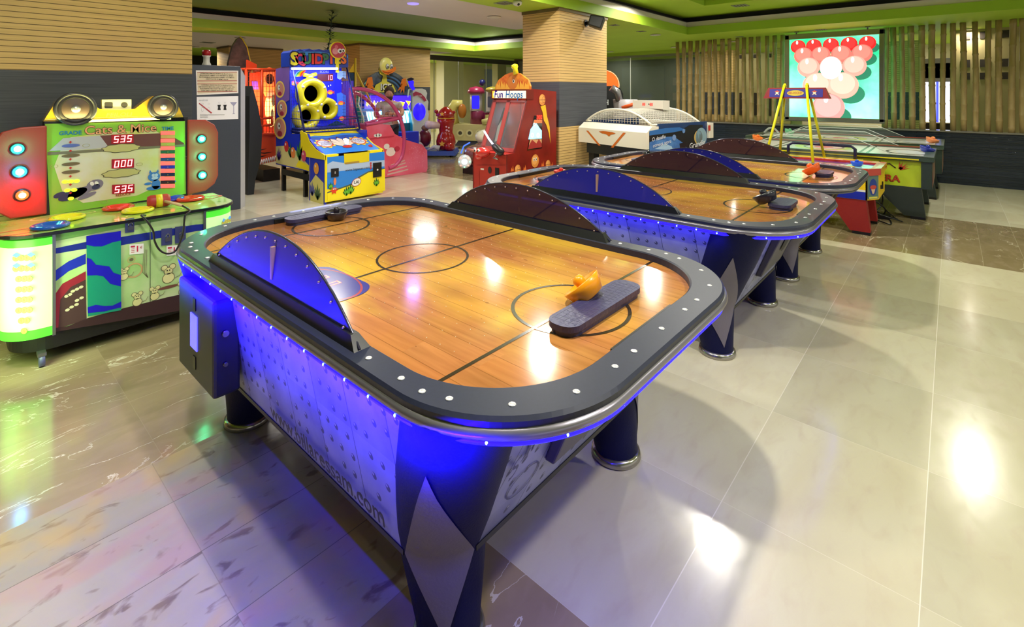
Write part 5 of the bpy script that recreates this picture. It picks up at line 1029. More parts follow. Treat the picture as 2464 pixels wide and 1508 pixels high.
tn = [(p, (r[0]*1.12, r[1]*1.14)) for p, r in [nodes[i] for i in (1, 2, 3)]]+[(B_(.185, 0, 1.255), (.082, .082)), (B_(.24, .02, 1.17), (.075, .075)), (B_(-.185, 0, 1.255), (.082, .082)), (B_(-.24, .02, 1.17), (.075, .075)), (B_(0, 0, .9), (.17, .13))]
skin('t_shirt', tn, [(0, 1), (1, 2), (2, 3), (3, 4), (2, 5), (5, 6), (0, 7)], TS, ps)
jn = [(B_(0, 0, .88), (.165, .125)), (B_(.1, 0, .78), (.1, .1)), (B_(.11, .02, .45), (.075, .075)), (B_(.11, 0, .1), (.06, .06)), (B_(-.1, 0, .78), (.1, .1)), (B_(-.11, .02, .45), (.075, .075)), (B_(-.11, 0, .1), (.06, .06))]
skin('trousers', jn, [(0, 1), (1, 2), (2, 3), (0, 4), (4, 5), (5, 6)], M('2a2a38', .7), ps)
def head():
    RH = Matrix((rgt, fwd, Z)).transposed(); hc = B_(0, .02, 1.475); b = MB().use(SK).ball(hc, .105, .82, .95, 1.22, 24, 18, RH)
    b.ball(hc+fwd*.098+Z*-.015, .02, .7, 1.1, 1.5, 10, 8, RH); b.ball(hc+rgt*.088, .025, .35, .7, 1.2, 10, 8, RH).ball(hc-rgt*.088, .025, .35, .7, 1.2, 10, 8, RH)
    for s_ in (-1, 1): b.use(WHITE).ball(hc+rgt*(.035*s_)+fwd*.084+Z*.018, .013, 1.2, .6, .7, 10, 8, RH); b.use(BLACK).ball(hc+rgt*(.035*s_)+fwd*.092+Z*.018, .006, 1, .6, 1, 8, 6, RH)
    b.use(M('7c4840', .5)).ball(hc+fwd*.098-Z*.058, .02, 1.3, .5, .4, 10, 6, RH); b.build('head', ps)
    h_ = MB().use(M('3c2a20', .8, bump=.4, nscale=60)); h_.ball(hc+Z*.035-fwd*.022, .116, .88, .95, 1.12, 20, 14, RH); h_.build('hair', ps)
    e_ = MB().use(M('4a3428', .8, bump=.4, nscale=60)); e_.ball(hc-Z*.075+fwd*.03, .08, .95, .85, .75, 18, 12, RH); e_.build('beard', ps)
head()
def hand(c, d, up_, name='hand'):
    c = Vector(c); d = Vector(d).normalized(); up_ = Vector(up_).normalized(); s_ = d.cross(up_)
    b = MB().use(SK).tube([c, c+d*.04, c+d*.08], .03, 8, rs=[.026, .036, .032])
    for k in range(4): p = c+d*.08+up_*((k-1.5)*.017); L = (.062, .072, .068, .052)[k]; b.tube([p, p+d*L*.5+s_*.006, p+d*L-s_*.014], .0085, 6, rs=[.009, .0085, .007])
    p = c+d*.03+up_*.03; b.tube([p, p+up_*.025+d*.02, p+up_*.03+d*.045], .0095, 6); b.build(name, ps)
hand(B_(.08, .27, 1.08), -rgt+Z*.05, Z); hand(B_(-.08, .28, 1.03), rgt, Z)
MB().use(M('2a2428', .7)).ball(B_(0, .13, 1.04), .10, 1., .35, 1.).build('shirt_print', ps)
for s_ in (-1, 1): MB().use(BLACK).tube([B_(.11*s_, -.05, .035), B_(.11*s_, .08, .04), B_(.11*s_, .19, .03)], .04, 8, rs=[.035, .045, .03]).build('shoe', ps)
# ---------------------------------------------------------------- fun hoops
XF, YF2 = 4.36, 3.90; YR = 4.48; XU = 4.75; XB2 = 5.32
fh = thing('hoop_game', 'red Fun Hoops basketball game with a glowing sign, in front of the middle pillar', 'arcade game', (4.85, 4.2, 0))
RD = M('b02c20', .35, noise=.1, nscale=4); MR = M('8c2018', .3, col2='6c1410', nscale=3); OF = M('f08a20', .4); 
zc = py_(1222, 375, YF2).z if False else ax(1222, 372, XF)[1]
b = MB().use(RD).box(XF, XF+.4, YF2+.02, YR-.02, .03, zc-.01); gx = lambda pts, m, l=.003: fx(b.use(m), pts, XF, l)
b.use(M('8c1c14', .4)); fx(b, [(1148, 396), (1218, 396), (1218, 397.5), (1148, 397.5)], XF, .003); fx(b, [(1153, 410), (1154, 410), (1154, 520), (1153, 520)], XF, .003)
el(b.use(M('2c1414', .5)), px_(1179, 409, XF), .030, .042, UX, VZ, .004); fx(b.use(M('e8d8c8', .4)), [(1157, 404), (1165, 405), (1165, 409), (1157, 408)], XF, .004)
b.build('lower_cabinet', fh, .005)
MB().use(BLACK).box(XF-.006, XF-.0005, ax(1201, 410, XF)[0], ax(1192, 410, XF)[0], ax(1192, 424, XF)[1], ax(1192, 403, XF)[1]).build('coin_slot', fh)
zs0, zs1 = 1.42, 1.535
sd = [(XF, .03), (XF, zc), (XF+.13, zc+.01), (XU-.03, zs0-.01), (XU, zs1), (XU+.07, zs1+.015), (XB2, zs1-.02), (XB2, .03)]
for y, s_ in ((YF2, 1), (YR-.02, 0)):
    b = MB().use(MR).prism(sd, (0, y, 0), (1, 0, 0), (0, 0, 1), (0, 1, 0), .02)
    if s_:
        k = lambda pts, m, l=.003: fy(b.use(m), pts, YF2, l)
        k([(1268, 362), (1285, 278), (1304, 278), (1304, 356)], M('140c10', .1, coat=.5)); k([(1271, 355), (1275, 335), (1303, 335), (1303, 352)], M('d8a070', .4), .0035)
        k([(1272, 350), (1280, 336), (1290, 345), (1296, 334), (1303, 345), (1303, 354), (1270, 359)], M('a02c28', .4), .0037)
        k([(1271, 335), (1276, 311), (1284, 300), (1290, 296), (1298, 308), (1303, 314), (1303, 333)], M('78d8ff', .3, emit=2.2), .004)
        for (x, y_, r) in ((1285, 299, .02), (1280, 325, .028), (1294, 325, .028)): b.use(M('e8ffff', .3, emit=3.)).ring(r, r*.55, py_(x, y_, YF2), UY, VZ, .006, 16)
        b.use(M('ff3020', .3, emit=4.)).digits('000', py_(1297, 282, YF2), UY, VZ, .046, .006, .05); b.use(M('e08050', .4)); fy(b, [(1285, 288), (1304, 288), (1304, 296), (1283, 296)], YF2, .0035)
        for (x, y_, r) in ((1304, 240, .066), (1245, 408, .055), (1287, 387, .075), (1318, 395, .05)):
            q = py_(x, y_, YF2); el(b.use(M('d88840', .35)), q, r, r*1.1, lift=.005); el(b.use(M('e8a058', .35)), q+Vector((-.01, 0, .012)), r*.7, r*.75, lift=.0055)
            b.use(M('60301c', .5)).ring(r*.62, r*.57, q+Vector((r*.5, 0, 0)), UY, VZ, .006, 20).box(q.x-r, q.x+r, YF2-.0062, YF2-.0055, q.z-.002, q.z+.002) if r != .075 else None
        k([(1300, 256), (1312, 252), (1316, 280), (1322, 305), (1324, 345), (1320, 320), (1314, 300), (1308, 290), (1305, 270)], M('f0b820', .35), .004)
        q = py_(1287, 387, YF2)
        for dx in (-.025, .02): el(b.use(WHITE), q+Vector((dx, 0, .02)), .014, .022, lift=.0065); el(b.use(BLACK), q+Vector((dx+.003, 0, .018)), .007, .012, lift=.007)
        for (x, y_) in ((1232, 412), (1262, 410), (1305, 400), (1327, 402)): b.use(M('d86828', .4)).flat([(-.03, 0), (-.015, .05), (0, .02), (.012, .07), (.03, 0)], py_(x, y_, YF2), UY, VZ, .0045)
    b.build('side_panel', fh)
bk = MB().use(M('a83420', .4, emit=.15)).box(XB2-.05, XB2, YF2+.02, YR-.02, .8, zs1-.05)
bk.use(M('e87830', .4, emit=.6)).flat([(0, 0), (.1, .3), (.04, .5), (.18, .7), (.2, 0)], (XB2-.052, YR-.05, .85), UX, VZ, 0)
bk.use(M('88e0ff', .3, emit=3.)).flat([(.16, .16), (.24, .36), (.33, .40), (.42, .36), (.50, .16)], (XB2-.053, YR-.02, .9), UX, VZ, 0); bk.use(M('ff3020', .3, emit=4.)).digits('000', (XB2-.054, YR-.18, 1.36), UX, VZ, .06, 0.002, .05); bk.build('back_board', fh)
MB().use(RD).add([(XF+.13, YF2+.02, zc+.005), (XF+.13, YR-.02, zc+.005), (XB2-.05, YR-.02, zc+.02), (XB2-.05, YF2+.02, zc+.02), (XF, YF2+.02, zc-.005), (XF, YR-.02, zc-.005)], [(0, 1, 2, 3), (4, 5, 1, 0)], False).build('play_deck', fh)
# front slanted window frame
fo = Vector((XF+.13, YR-.02, zc+.01)); fu = Vector((0, -1, 0)); fvv = Vector((XU-.03-XF-.13, 0, zs0-.01-zc-.01)); FL = fvv.length; fvv.normalize(); W2 = YR-YF2-.02
b = MB().use(RD); nf = fu.cross(fvv)
for (a, c, d, e) in ((0, .05, 0, FL), (W2-.03, W2, 0, FL), (0, W2, 0, .05), (0, W2, FL-.03, FL), (.23, .29, 0, FL)): b.flat([(a, d), (c, d), (c, e), (a, e)], fo, fu, fvv, .0).flat([(a, d), (c, d), (c, e), (a, e)], fo, fu, fvv, -.012)
b.build('window_frame', fh); MB().use(M('e8eef0', .03, alpha=.12)).flat([(0, 0), (W2, 0), (W2, FL), (0, FL)], fo, fu, fvv, -.006).build('window_glass', fh)
b = MB().use(M('20242c', .3)); [b.flat([(.03, .03), (.2, .03), (.2, FL*.75), (.08, FL*.85), (.03, .1)], fo+Vector((.12, 0, 0)), fu, fvv, -.02)]; b.use(M('a8b0a8', .4)).flat([(.07, .1), (.15, .12), (.14, .3), (.1, .4), (.06, .3)], fo+Vector((.12, 0, 0)), fu, fvv, -.015); b.build('inner_panel', fh)
b = MB().use(M('6c2018', .3)).box(XU-.05, XU+.09, YF2-.005, YR+.005, zs0, zs1+.004); b.use(M('ffe8c0', .3, emit=.75)).flat([(.015, .012), (W2+.02, .012), (W2+.02, .105), (.015, .105)], (XU-.05, YR, zs0), UX, VZ, .002); b.use(M('f0a030', .3, emit=1.2)).flat([(.015, .012), (.05, .012), (.03, .06), (.06, .105), (.015, .105)], (XU-.05, YR, zs0), UX, VZ, .003)
for body, c, cx, s_ in (('Fun', '2010a0', .13, .105), ('Hoops', '2070c0', .39, .105)): b.use(M(c, .3)).text(body, (XU-.05, YR-cx, zs0+.055), UX, VZ, s_*1.2, .006, .02, .84, .08)
b.build('lit_sign', fh); area((XU-.12, (YF2+YR)/2, zs0+.05), .5, 2.5, (1, .85, .6), (PI/2, 0, PI/2), 'RECTANGLE', .08)
hd = [(.0, 0), (0, .05), (.06, .13), (.17, .19), (.28, .22), (.42, .20), (.55, .12), (.585, .04), (.58, 0)]
b = MB().use(M('c85020', .35, col2='e89028', nscale=9)).prism([(p[0], p[1]) for p in hd], (XU+.02, YR, zs1+.005), UX, VZ, (1, 0, 0), .03)
el(b.use(M('d07830', .35)), (XU+.02, YR-.30, zs1+.095), .085, .09, UX, VZ, .003); el(b.use(WHITE), (XU+.02, YR-.32, zs1+.11), .018, .024, UX, VZ, .005); el(b.use(BLACK), (XU+.02, YR-.32, zs1+.11), .009, .014, UX, VZ, .007)
for k in range(7): b.use(M('f0b040', .35)).flat([(-.04, 0), (-.02, .08+.03*(k % 2)), (.01, .05), (.03, .10), (.045, 0)], (XU+.02, YR-.05-k*.08, zs1+.01), UX, VZ, .0025)
b.build('flame_crest', fh); MB().use(M('f0d81c', .25, coat=.4)).lathe([(.035, -.03), (.032, .05), (.045, .07), (.04, .10), (0, .115)], (XU+.03, YR-.345, zs1+.22), (.0, .25, 1), 16).build('yellow_bulb', fh)
# ray-shaped red blaster head with horn and black cannon
q = Vector((XF-.02, YR-.19, zc-.0)); b = MB().use(M('d02c24', .25, coat=.5)).ball(q, .085, 1., 1.25, .72, 20, 14).ball(q+Vector((-.03, .03, -.05)), .05, .8, 1., .8).build('bull_head', fh)
MB().use(M('a8604c', .35)).tube([q+Vector((-.02, .07, .0)), q+Vector((-.02, .15, .012)), q+Vector((-.02, .24, .02))], .02, 10, rs=[.022, .018, .012]).build('horn', b)
for dy_ in (.03, -.025): MB().use(WHITE).ball(q+Vector((-.075, dy_+.02, .025)), .022, .6, .8, 1.1).use(BLACK).ball(q+Vector((-.088, dy_+.02, .022)), .011, .6, .8, 1.2).build('eye', b)
q2 = Vector((XF-.01, YF2+.14, zc+.05)); d2 = Vector((-.10, -.75, -.40)).normalized()
b = MB().use(M('201c20', .35)).lathe([(0, -.10), (.035, -.09), (.045, -.06), (.048, .06), (.04, .075), (.02, .09), (0, .095)], q2, d2, 20).build('cannon', fh)
MB().use(CHROME).tube([q2, q2+Vector((-.02, .02, -.07)), q2+Vector((-.03, .05, -.10)), q2+Vector((-.03, -.03, -.11))], .010, 8).build('bracket', b)
MB().use(M('c8d8ff', .3, emit=3.)).tube([q2-d2*.10, q2-d2*.20+Z*.02, q2-d2*.30+Z*.06], .011, 8).build('light_tube', b)
MB().use(BLACK).box(XF+.03, XB2-.03, YF2+.03, YR-.03, 0, .03).build('base', fh)
# ---------------------------------------------------------------- rides in the far hall
def D3(px, py, d): r = d*(px-1232)/FPX; return Vector((d*FW[0]+r*RT[0], d*FW[1]+r*RT[1], CAM_H+d*(223-py)/FPX))
CU = Vector((RT[0], RT[1], 0)); CF = Vector((FW[0], FW[1], 0))
d = 12.0; s1 = d/FPX; c0 = D3(1070, 370, d); c0.z = 0
rc = thing('red_star_ride', 'red spotted coin-operated creature ride with gold stars on a blue base', 'kiddie ride', c0)
RS = M('b81c20', .2, coat=.5, noise=.2, nscale=12)
def q_(px, py, f=0.): p = D3(px, py, d)+CF*f; return p
zb = q_(1070, 372).z; k0 = max(0, .10-zb)
MB().use(M('2848a8', .35)).hexa([tuple(c0+CU*a+CF*e+Z*.04) for a, e in ((-.62, -.4), (.30, -.4), (.30, .5), (-.62, .5))], [tuple(c0+CU*a+CF*e+Z*.14) for a, e in ((-.58, -.36), (.26, -.36), (.26, .46), (-.58, .46))]).build('base', rc)
for a, e in ((-.55, -.3), (.2, -.3), (-.55, .4), (.2, .4)): MB().use(BLACK).box(c0.x+CU.x*a+CF.x*e-.03, c0.x+CU.x*a+CF.x*e+.03, c0.y+CU.y*a+CF.y*e-.03, c0.y+CU.y*a+CF.y*e+.03, 0, .05).build('foot', rc)
MB().use(RS).lathe([(.0, .14), (.22, .16), (.235, .35), (.20, .48), (.16, .55), (.17, .66), (.20, .78), (.21, .88)], c0+CU*.03, n=28).build('body', rc)
MB().use(RS).lathe([(.205, .90), (.20, 1.0), (.13, 1.10), (.05, 1.16), (0, 1.17)], c0+CU*.03, n=28).ball(c0+CU*-.20+Z*1.05, .05).ball(c0+CU*-.17+Z*.97, .045).ball(c0+CU*.22+Z*1.03, .04).build('lid_head', rc)
MB().use(M('e0a040', .3, .5)).lathe([(.212, .88), (.222, .89), (.212, .905)], c0+CU*.03, n=28).build('gold_band', rc)
MB().use(RS).ball(c0+CU*.14-CF*.2+Z*.22, .12, 1, 1, .9).build('foot_ball', rc)
b = MB()
for (a, z, r) in ((-.06, 1.0, .06), (-.06, .30, .08), (.05, .62, .03), (.10, .68, .025), (.04, .70, .025), (.1, .6, .025), (.14, 1.02, .03)): b.use(M('f0b850' if r > .04 else 'f8c0c8', .3)).flat(star(r, r*.45, 5, rot=PI/2) if r > .04 else circ(r, 4), c0+CU*(.03+a)-CF*.243+Z*z, CU, VZ, 0)
b.build('stars', rc)
MB().use(M('e8c8c8', .35)).tube([c0+CU*-.1-CF*.1+Z*.72, c0+CU*-.36-CF*.15+Z*.74], .09, 12, rs=[.07, .10]).ball(c0+CU*-.36-CF*.15+Z*.74, .10).build('arm', rc)
MB().use(M('8a5a44', .5)).ball(c0+CU*-.45-CF*.1+Z*.66, .09, 1, 1, .8).build('hand', rc)
MB().use(M('d8d8e8', .3)).tube([c0+CU*-.38-CF*.3+Z*.15, c0+CU*-.2-CF*.3+Z*.24, c0+CU*-.08-CF*.3+Z*.20], .05, 8, rs=[.02, .04, .07]).build('wave_ornament', rc)
MB().use(M('7c1830', .4)).ball(c0+CU*-.50+CF*.1+Z*.40, .16, 1, 1, 1.3).use(M('d8c8c8', .4)).ball(c0+CU*-.62+CF*.05+Z*.40, .10, 1, 1, 1.3).ball(c0+CU*-.60+CF*.05+Z*.25, .11).build('seat', rc)
# tank ride
d = 13.8; c0 = D3(1150, 350, d); c0.z = 0
tr = thing('train_ride', 'cream and purple castle-topped train ride with round wheels on a dark stand', 'kiddie ride', c0)
cr = M('d0c488', .35); pu = M('7c2448', .35)
def tq(a, e, z): return c0+CU*a+CF*e+Z*z
MB().use(M('1c1c2c', .5)).hexa([tuple(tq(a, e, .08)) for a, e in ((-.6, -.4), (.55, -.4), (.55, .4), (-.6, .4))], [tuple(tq(a, e, .22)) for a, e in ((-.5, -.35), (.5, -.35), (.5, .35), (-.5, .35))]).build('stand', tr)
for a, e in ((-.65, -.4), (.55, -.4), (-.6, .4), (.55, .4)): MB().use(BLACK).tube([tq(a, e, 0), tq(a*.9, e*.9, .12)], .04, 6).build('stand_foot', tr)
hull = [(-.82, .55), (-.70, .30), (-.5, .22), (.35, .20), (.62, .32), (.75, .6), (.5, .62), (-.55, .66)]
b = MB().use(cr).prism(hull, tq(0, -.38, 0), CU, VZ, CF, .76); b.use(M('8c8458', .5))
for a in (-.45, -.2, .05, .33): b.use(M('e0d8a0', .3)).ring(.095, .05, tq(a, -.385, .42), CU, VZ, .004, 20).use(M('4c4834', .5)).flat(circ(.05, 16), tq(a, -.385, .42), CU, VZ, .004)
b.build('hull', tr)
b = MB().use(M('d8cc70', .35)).tube([tq(-.62, 0, .6), tq(-.74, 0, 1.0), tq(-.62, 0, 1.18), tq(-.42, 0, 1.2)], .15, 12, rs=[.12, .16, .15, .1]); b.use(M('b06c20', .4)).ball(tq(-.42, -.12, 1.0), .16, .9, .5, 1.25); b.build('seat', tr)
MB().use(pu).lathe([(.19, .62), (.19, .98), (.16, 1.0)], tq(-.02, 0, 0), n=20).box(c0.x+.05, c0.x+.3, c0.y-.25, c0.y+.1, .62, .95).build('tower_base', tr)
b = MB().use(M('d8d4d8', .35)).lathe([(.17, 1.0), (.17, 1.48)], tq(-.05, 0, 0), n=20); b.use(M('2018e0', .3, emit=1.2)).flat(rrect(.10, .18, .03), tq(-.05, -.18, 1.24), CU, VZ, 0); b.build('tower', tr)
MB().use(M('a02850', .3)).lathe([(.24, 1.48), (.24, 1.55), (.18, 1.64), (0, 1.68)], tq(-.05, 0, 0), n=20).use(M('1c1c60', .3)).ball(tq(.12, 0, 1.78), .09).build('tower_roof', tr)
b = MB().use(M('d8d0c0', .35)).box(c0.x+.22, c0.x+.62, c0.y-.45, c0.y-.1, .98, 1.55)
b.use(M('50505c', .2)).flat(rrect(.10, .15, .02), tq(.38, -.20, 1.25), CU, VZ, .05); b.use(M('a89838', .35)).ball(tq(.42, -.1, 1.58), .2, 1.1, 1, .45); b.build('cabin', tr)
MB().use(M('d0d070', .4)).ball(tq(.66, -.2, .85), .22, 1, 1, 1.1).use(M('408838', .4)).ball(tq(.78, -.3, .75), .10).ball(tq(.76, -.3, 1.0), .09).use(M('d07828', .4)).ball(tq(.66, -.42, .9), .06).build('flower_front', tr)
MB().use(M('c8c078', .4)).tube([tq(.15, -.3, .7), tq(.35, -.35, .75)], .09, 10).box(c0.x-.02, c0.x+.2, c0.y-.5, c0.y-.3, .6, .9).build('steps', tr)
# car ride with lit round headlamp
d = 9.2; c0 = D3(1150, 418, d); c0.z = 0
cr_ = thing('car_ride', 'brown toy car ride with one large lit round headlamp beside the red hoop game', 'kiddie ride', c0)
MB().use(BLACK).box(c0.x-.1, c0.x+.35, c0.y-.3, c0.y+.3, .0, .14).build('stand', cr_)
MB().use(M('7c5048', .25, coat=.5)).ball(tq(0, .1, .36), .24, 1., 1.3, .75, 20, 14).build('fender', cr_)
MB().use(M('7c5048', .25, coat=.5)).ball(tq(.2, .3, .42), .26, 1.2, 1.3, .7, 20, 14).box(c0.x+.05, c0.x+.5, c0.y-.2, c0.y+.4, .14, .4).build('body', cr_)
MB().use(M('d8d4b8', .35)).ball(tq(.10, .35, .66), .17, 1.1, 1, .8).ball(tq(.28, .3, .62), .14).build('seat', cr_)
lm = tq(-.22, -.22, .27); hl = MB().use(M('e0e4e8', .3)).lathe([(.10, 0), (.125, .02), (.12, .05), (.08, .065)], lm, -CF, 24).build('headlamp', cr_)
b = MB().use(M('d8ffff', .2, emit=3.)).lathe([(.055, .06), (.04, .075), (0, .08)], lm, -CF, 16)
for k in range(8): a = k*PI/4; b.use(M('ff6050' if k % 2 else '60ffb0', .3, emit=5.)).ball(lm-CF*.06+CU*math.cos(a)*.095+Z*math.sin(a)*.095, .010, n=8, m=5)
b.build('lamp_lens', hl); MB().use(M('3058e8', .3, emit=1.5)).tube([tq(-.3, -.1, .40), tq(-.26, 0, .52), tq(-.15, .05, .58)], .012, 6).build('blue_tube', cr_)
# ---------------------------------------------------------------- white caged table
ang = -math.radians(14.1); U2 = Vector((math.cos(ang), math.sin(ang), 0)); V2 = Vector((-math.sin(ang), math.cos(ang), 0))
CO2 = D3(1556, 312, 6.0); CO2.z = 0
def solve(px, dirv, z=0):
    a = (px-1232)/FPX; cx_, cy_ = CO2.dot(CU), CO2.dot(CF); ux, uy = dirv.dot(CU), dirv.dot(CF); return (a*cy_-cx_)/(ux-a*uy)
WW = solve(1392, V2); LL = solve(1712, U2)
wt = thing('caged_table_game', 'white table game under a rounded white wire cage with yellow balls inside', 'arcade game', CO2+U2*LL/2+V2*WW/2)
def cq(u, v, z): return CO2+U2*u+V2*v+Z*z
def cz(py, u=0., v=0.): p = cq(u, v, 0); return CAM_H+p.dot(CF)*(223-py)/FPX
zt_, zbt = cz(320), cz(360); WM = M('e4dfd0', .4)
def cbox(b, u0, u1, v0, v1, z0, z1): return b.hexa([cq(u0, v0, z0), cq(u1, v0, z0), cq(u1, v1, z0), cq(u0, v1, z0)], [cq(u0, v0, z1), cq(u1, v0, z1), cq(u1, v1, z1), cq(u0, v1, z1)])
b = MB().use(WM); cbox(b, .0, .22, 0, WW, zbt, zt_); b.hexa([cq(0, 0, zt_), cq(.22, 0, zt_), cq(.22, WW, zt_), cq(0, WW, zt_)], [cq(.10, .0, zt_+.07), cq(.22, 0, zt_+.07), cq(.22, WW, zt_+.07), cq(.10, WW, zt_+.07)])
oc = M('c86820', .4)
for (p0, p1) in (((1413, 314), (1443, 350)), ((1503, 319), (1473, 355))):
    def fr(p): v = solve(p[0], V2); return cq(-.003, v, cz(p[1], 0, v))
    a_, c_ = fr(p0), fr(p1); e_ = V2*.022; b.use(oc).add([a_+e_, a_-e_, c_-e_, c_+e_], [(0, 1, 2, 3)], False)
def fr(p): v = solve(p[0], V2); return cq(-.004, v, cz(p[1], 0, v))
b.add([fr(p) for p in ((1441, 316), (1452, 315), (1475, 318), (1482, 321), (1470, 324), (1466, 328), (1458, 322), (1450, 321))], [tuple(range(8))], False); b.build('front_box', wt)
b = MB().use(M('1a3a6c', .25, coat=.4)); cbox(b, .22, LL-.10, WW-.04, WW, zbt-.02, zt_+.10); b.build('rear_board', wt); b = MB().use(M('1a3a6c', .25, coat=.4)); cbox(b, .22, LL-.10, 0, .04, zbt-.02, zt_+.10)
def sp2(px, py): u = solve(px, U2); return cq(u, -.004, cz(py, u, 0))
def sg(pts, m, l=0.): b.use(m).add([sp2(*p)-V2*l for p in pts], [tuple(range(len(pts)))], False)
sg([(1562, 320), (1600, 316), (1640, 312), (1660, 300), (1690, 300), (1694, 345), (1655, 360), (1620, 340), (1562, 345)], M('101418', .3)); sg([(1562, 342), (1590, 330), (1620, 328), (1645, 345), (1655, 362), (1562, 362)], M('5c90d0', .3, col2='3468b0', nscale=6), .001); sg([(1562, 315), (1600, 308), (1634, 306), (1650, 312), (1620, 318), (1562, 326)], M('2c68b0', .3), .001)
sg([(1634, 345), (1648, 342), (1650, 360), (1636, 362)], M('0c1018', .3), .002); sg([(1575, 358), (1600, 345), (1615, 352), (1620, 362)], M('a8c8e8', .3), .002)
for (x, y, r, c) in ((1686, 329, .12, '88a8b8'), (1679, 330, .09, 'c8a860'), (1621, 331, .038, '7898d0'), (1644, 315, .028, '6890c8')): b.use(M(c, .3)).flat(circ(r, 24), sp2(x, y), U2, VZ, .003+.001*(r < .13))
up2 = (U2+Z*.12).normalized(); b.use(M('e8e8f0', .3)).text('O desafio', sp2(1584, 332), up2, VZ, .066, .006, .004).text('começa agora', sp2(1592, 345), up2, VZ, .062, .006, .004).text('Grundig', sp2(1676, 347), up2, VZ, .10, .006, .01)
b.build('side_print', wt)
b = MB().use(WM); cbox(b, LL-.10, LL, -.03, WW, zt_-.12, zt_+.08); b.use(M('c03020', .4)); cbox(b, LL-.12, LL-.07, -.034, -.031, zt_-.02, zt_+.05); b.build('end_box', wt, .02)
b = MB().use(M('20303c', .5)); cbox(b, .1, LL-.1, .06, WW-.06, zbt-.15, zbt-.001); b.build('under_body', wt)
for (u, v) in ((.15, .1), (.15, WW-.1), (LL-.2, .1), (LL-.2, WW-.1)): b = MB().use(M('202830', .5)); cbox(b, u, u+.1, v-.05, v+.05, 0, zbt-.15); b.build('leg', wt)
b = MB().use(M('4c3028', .5)); cbox(b, .22, LL-.1, .04, WW-.04, zt_-.02, zt_); b.build('play_floor', wt)
ZT2 = zt_+.09; HD = cz(262, .3, WW/2)-ZT2
fr_ = MB().use(WM); ms = MB().use(M('d8d4c8', .4)); L0, L1 = .12, LL-.22
def dome(u, v): return cq(u, v, ZT2+HD*max(0, 1-abs((v-WW/2)/(WW/2-.03))**2.2))
def dl(u): return [dome(u, .03+(WW-.06)*i/20) for i in range(21)]
fr_.tube(dl(L0), .013, 8).tube(dl(L1), .013, 8).tube([cq(L0, .03, ZT2), cq(L1, .03, ZT2)], .010, 6).tube([cq(L0, WW-.03, ZT2), cq(L1, WW-.03, ZT2)], .010, 6); fr_.build('cage_frame', wt)
for k in range(1, 32): ms.tube(dl(L0+(L1-L0)*k/32), .0028, 4)
for k in range(1, 24): v = .03+(WW-.06)*k/24; ms.tube([dome(L0, v), dome(L1, v)], .0028, 4); [ms.tube([cq(L, v, ZT2), dome(L, v)], .0026, 4) for L in (L0, L1)]
for k in range(1, 6):
    z = ZT2+HD*k/6.5; w_ = (1-(k/6.5))**(1/2.2)*(WW/2-.03)
    for L in (L0, L1): ms.tube([cq(L, WW/2-w_, z), cq(L, WW/2+w_, z)], .0026, 4)
ms.build('wire_mesh', wt)
sb = MB().use(M('e0d8cc', .4)); s0 = cq(LL*.55, WW/2, ZT2+HD+.0); R = Matrix((U2, V2, Z)).transposed().to_4x4(); sb.T = Matrix.Translation(s0) @ R; sb.box(-.04, .10, -.30, .22, .0, .11); sb.use(M('c01c18', .3, emit=2.)); [sb.text('88', (-.04, y, .055), (0, -1, 0), (0, 0, 1), .055, .003, .01) for y in (.02, -.11)]; sb.use(BLACK).flat(circ(.010, 8), (-.04, -.07, .06), (0, -1, 0), (0, 0, 1), .003); sb.build('score_box', wt)
for (px, py, u) in ((1471, 291, .25), (1499, 293, .3), (1608, 280, .75), (1636, 282, .9)):
    v = .5; best = min([(abs(FPX*(cq(u, v_*.02, 0).dot(CU))/(cq(u, v_*.02, 0).dot(CF))+1232-px), v_*.02) for v_ in range(2, int(WW/.02)-1)])[1]; tag(MB().use(M('d8e020', .4)).ball(cq(u, best, zt_+.034), .027).build('yellow_ball'), {1471: 'yellow ball, leftmost inside the white cage', 1499: 'duller yellow ball just right of the leftmost in the white cage', 1608: 'yellow ball near the middle arch of the white cage', 1636: 'yellow ball nearest the right end of the white cage'}[px], 'ball', 'balls inside the white caged table')
# black cabinet with orange top, grey seat
d = 9.0; c0 = D3(1450, 420, d); c0.z = 0; bc_ = thing('racing_cabinet', 'black rounded arcade cabinet with an orange disc on top behind the middle pillar', 'arcade game', c0)
def bz(py): return CAM_H+d*(223-py)/FPX
b = MB().use(M('0c0e10', .3)).prism([(-.5, 0), (-.5, bz(207)), (.24, bz(207)), (.32, bz(213)), (.37, bz(225)), (.38, 0)], c0, CU, VZ, CF, .6); b.use(M('c8d0d0', .4)).text('TH', c0+CU*.02+Z*bz(247)-CF*.003, CU, VZ, .14, .002, .005); b.build('cabinet', bc_)
b = MB().use(M('f06018', .35, emit=.5)).lathe([(.27, 0), (.27, .05)], c0+CU*.05+Z*(bz(207)+.02)+CF*.1, CF, 28); b.use(M('f8b080', .3, emit=.6)).ring(.275, .26, c0+CU*.05+Z*(bz(207)+.02)+CF*.098, CU, VZ, .003, 28); b.build('orange_disc', bc_)
c1 = D3(1511, 420, 8.1); c1.z = 0; st = thing('grey_seat', 'grey and silver ride seat with orange rim behind the white caged table', 'seat', c1); c0 = c1
MB().use(M('a8a4a8', .35)).lathe([(.2, .3), (.22, .9), (.18, 1.18), (.20, bz(238))], tq(0, .2, 0), n=18).use(M('88888c', .3, .6)).tube([tq(-.12, .1, bz(240)), tq(-.15, .1, bz(222)), tq(-.25, .1, bz(212))], .06, 8).build('seat_shell', st)
MB().use(BLACK).box(c1.x-.2, c1.x+.2, c1.y, c1.y+.4, 0, .3).build('base', st)
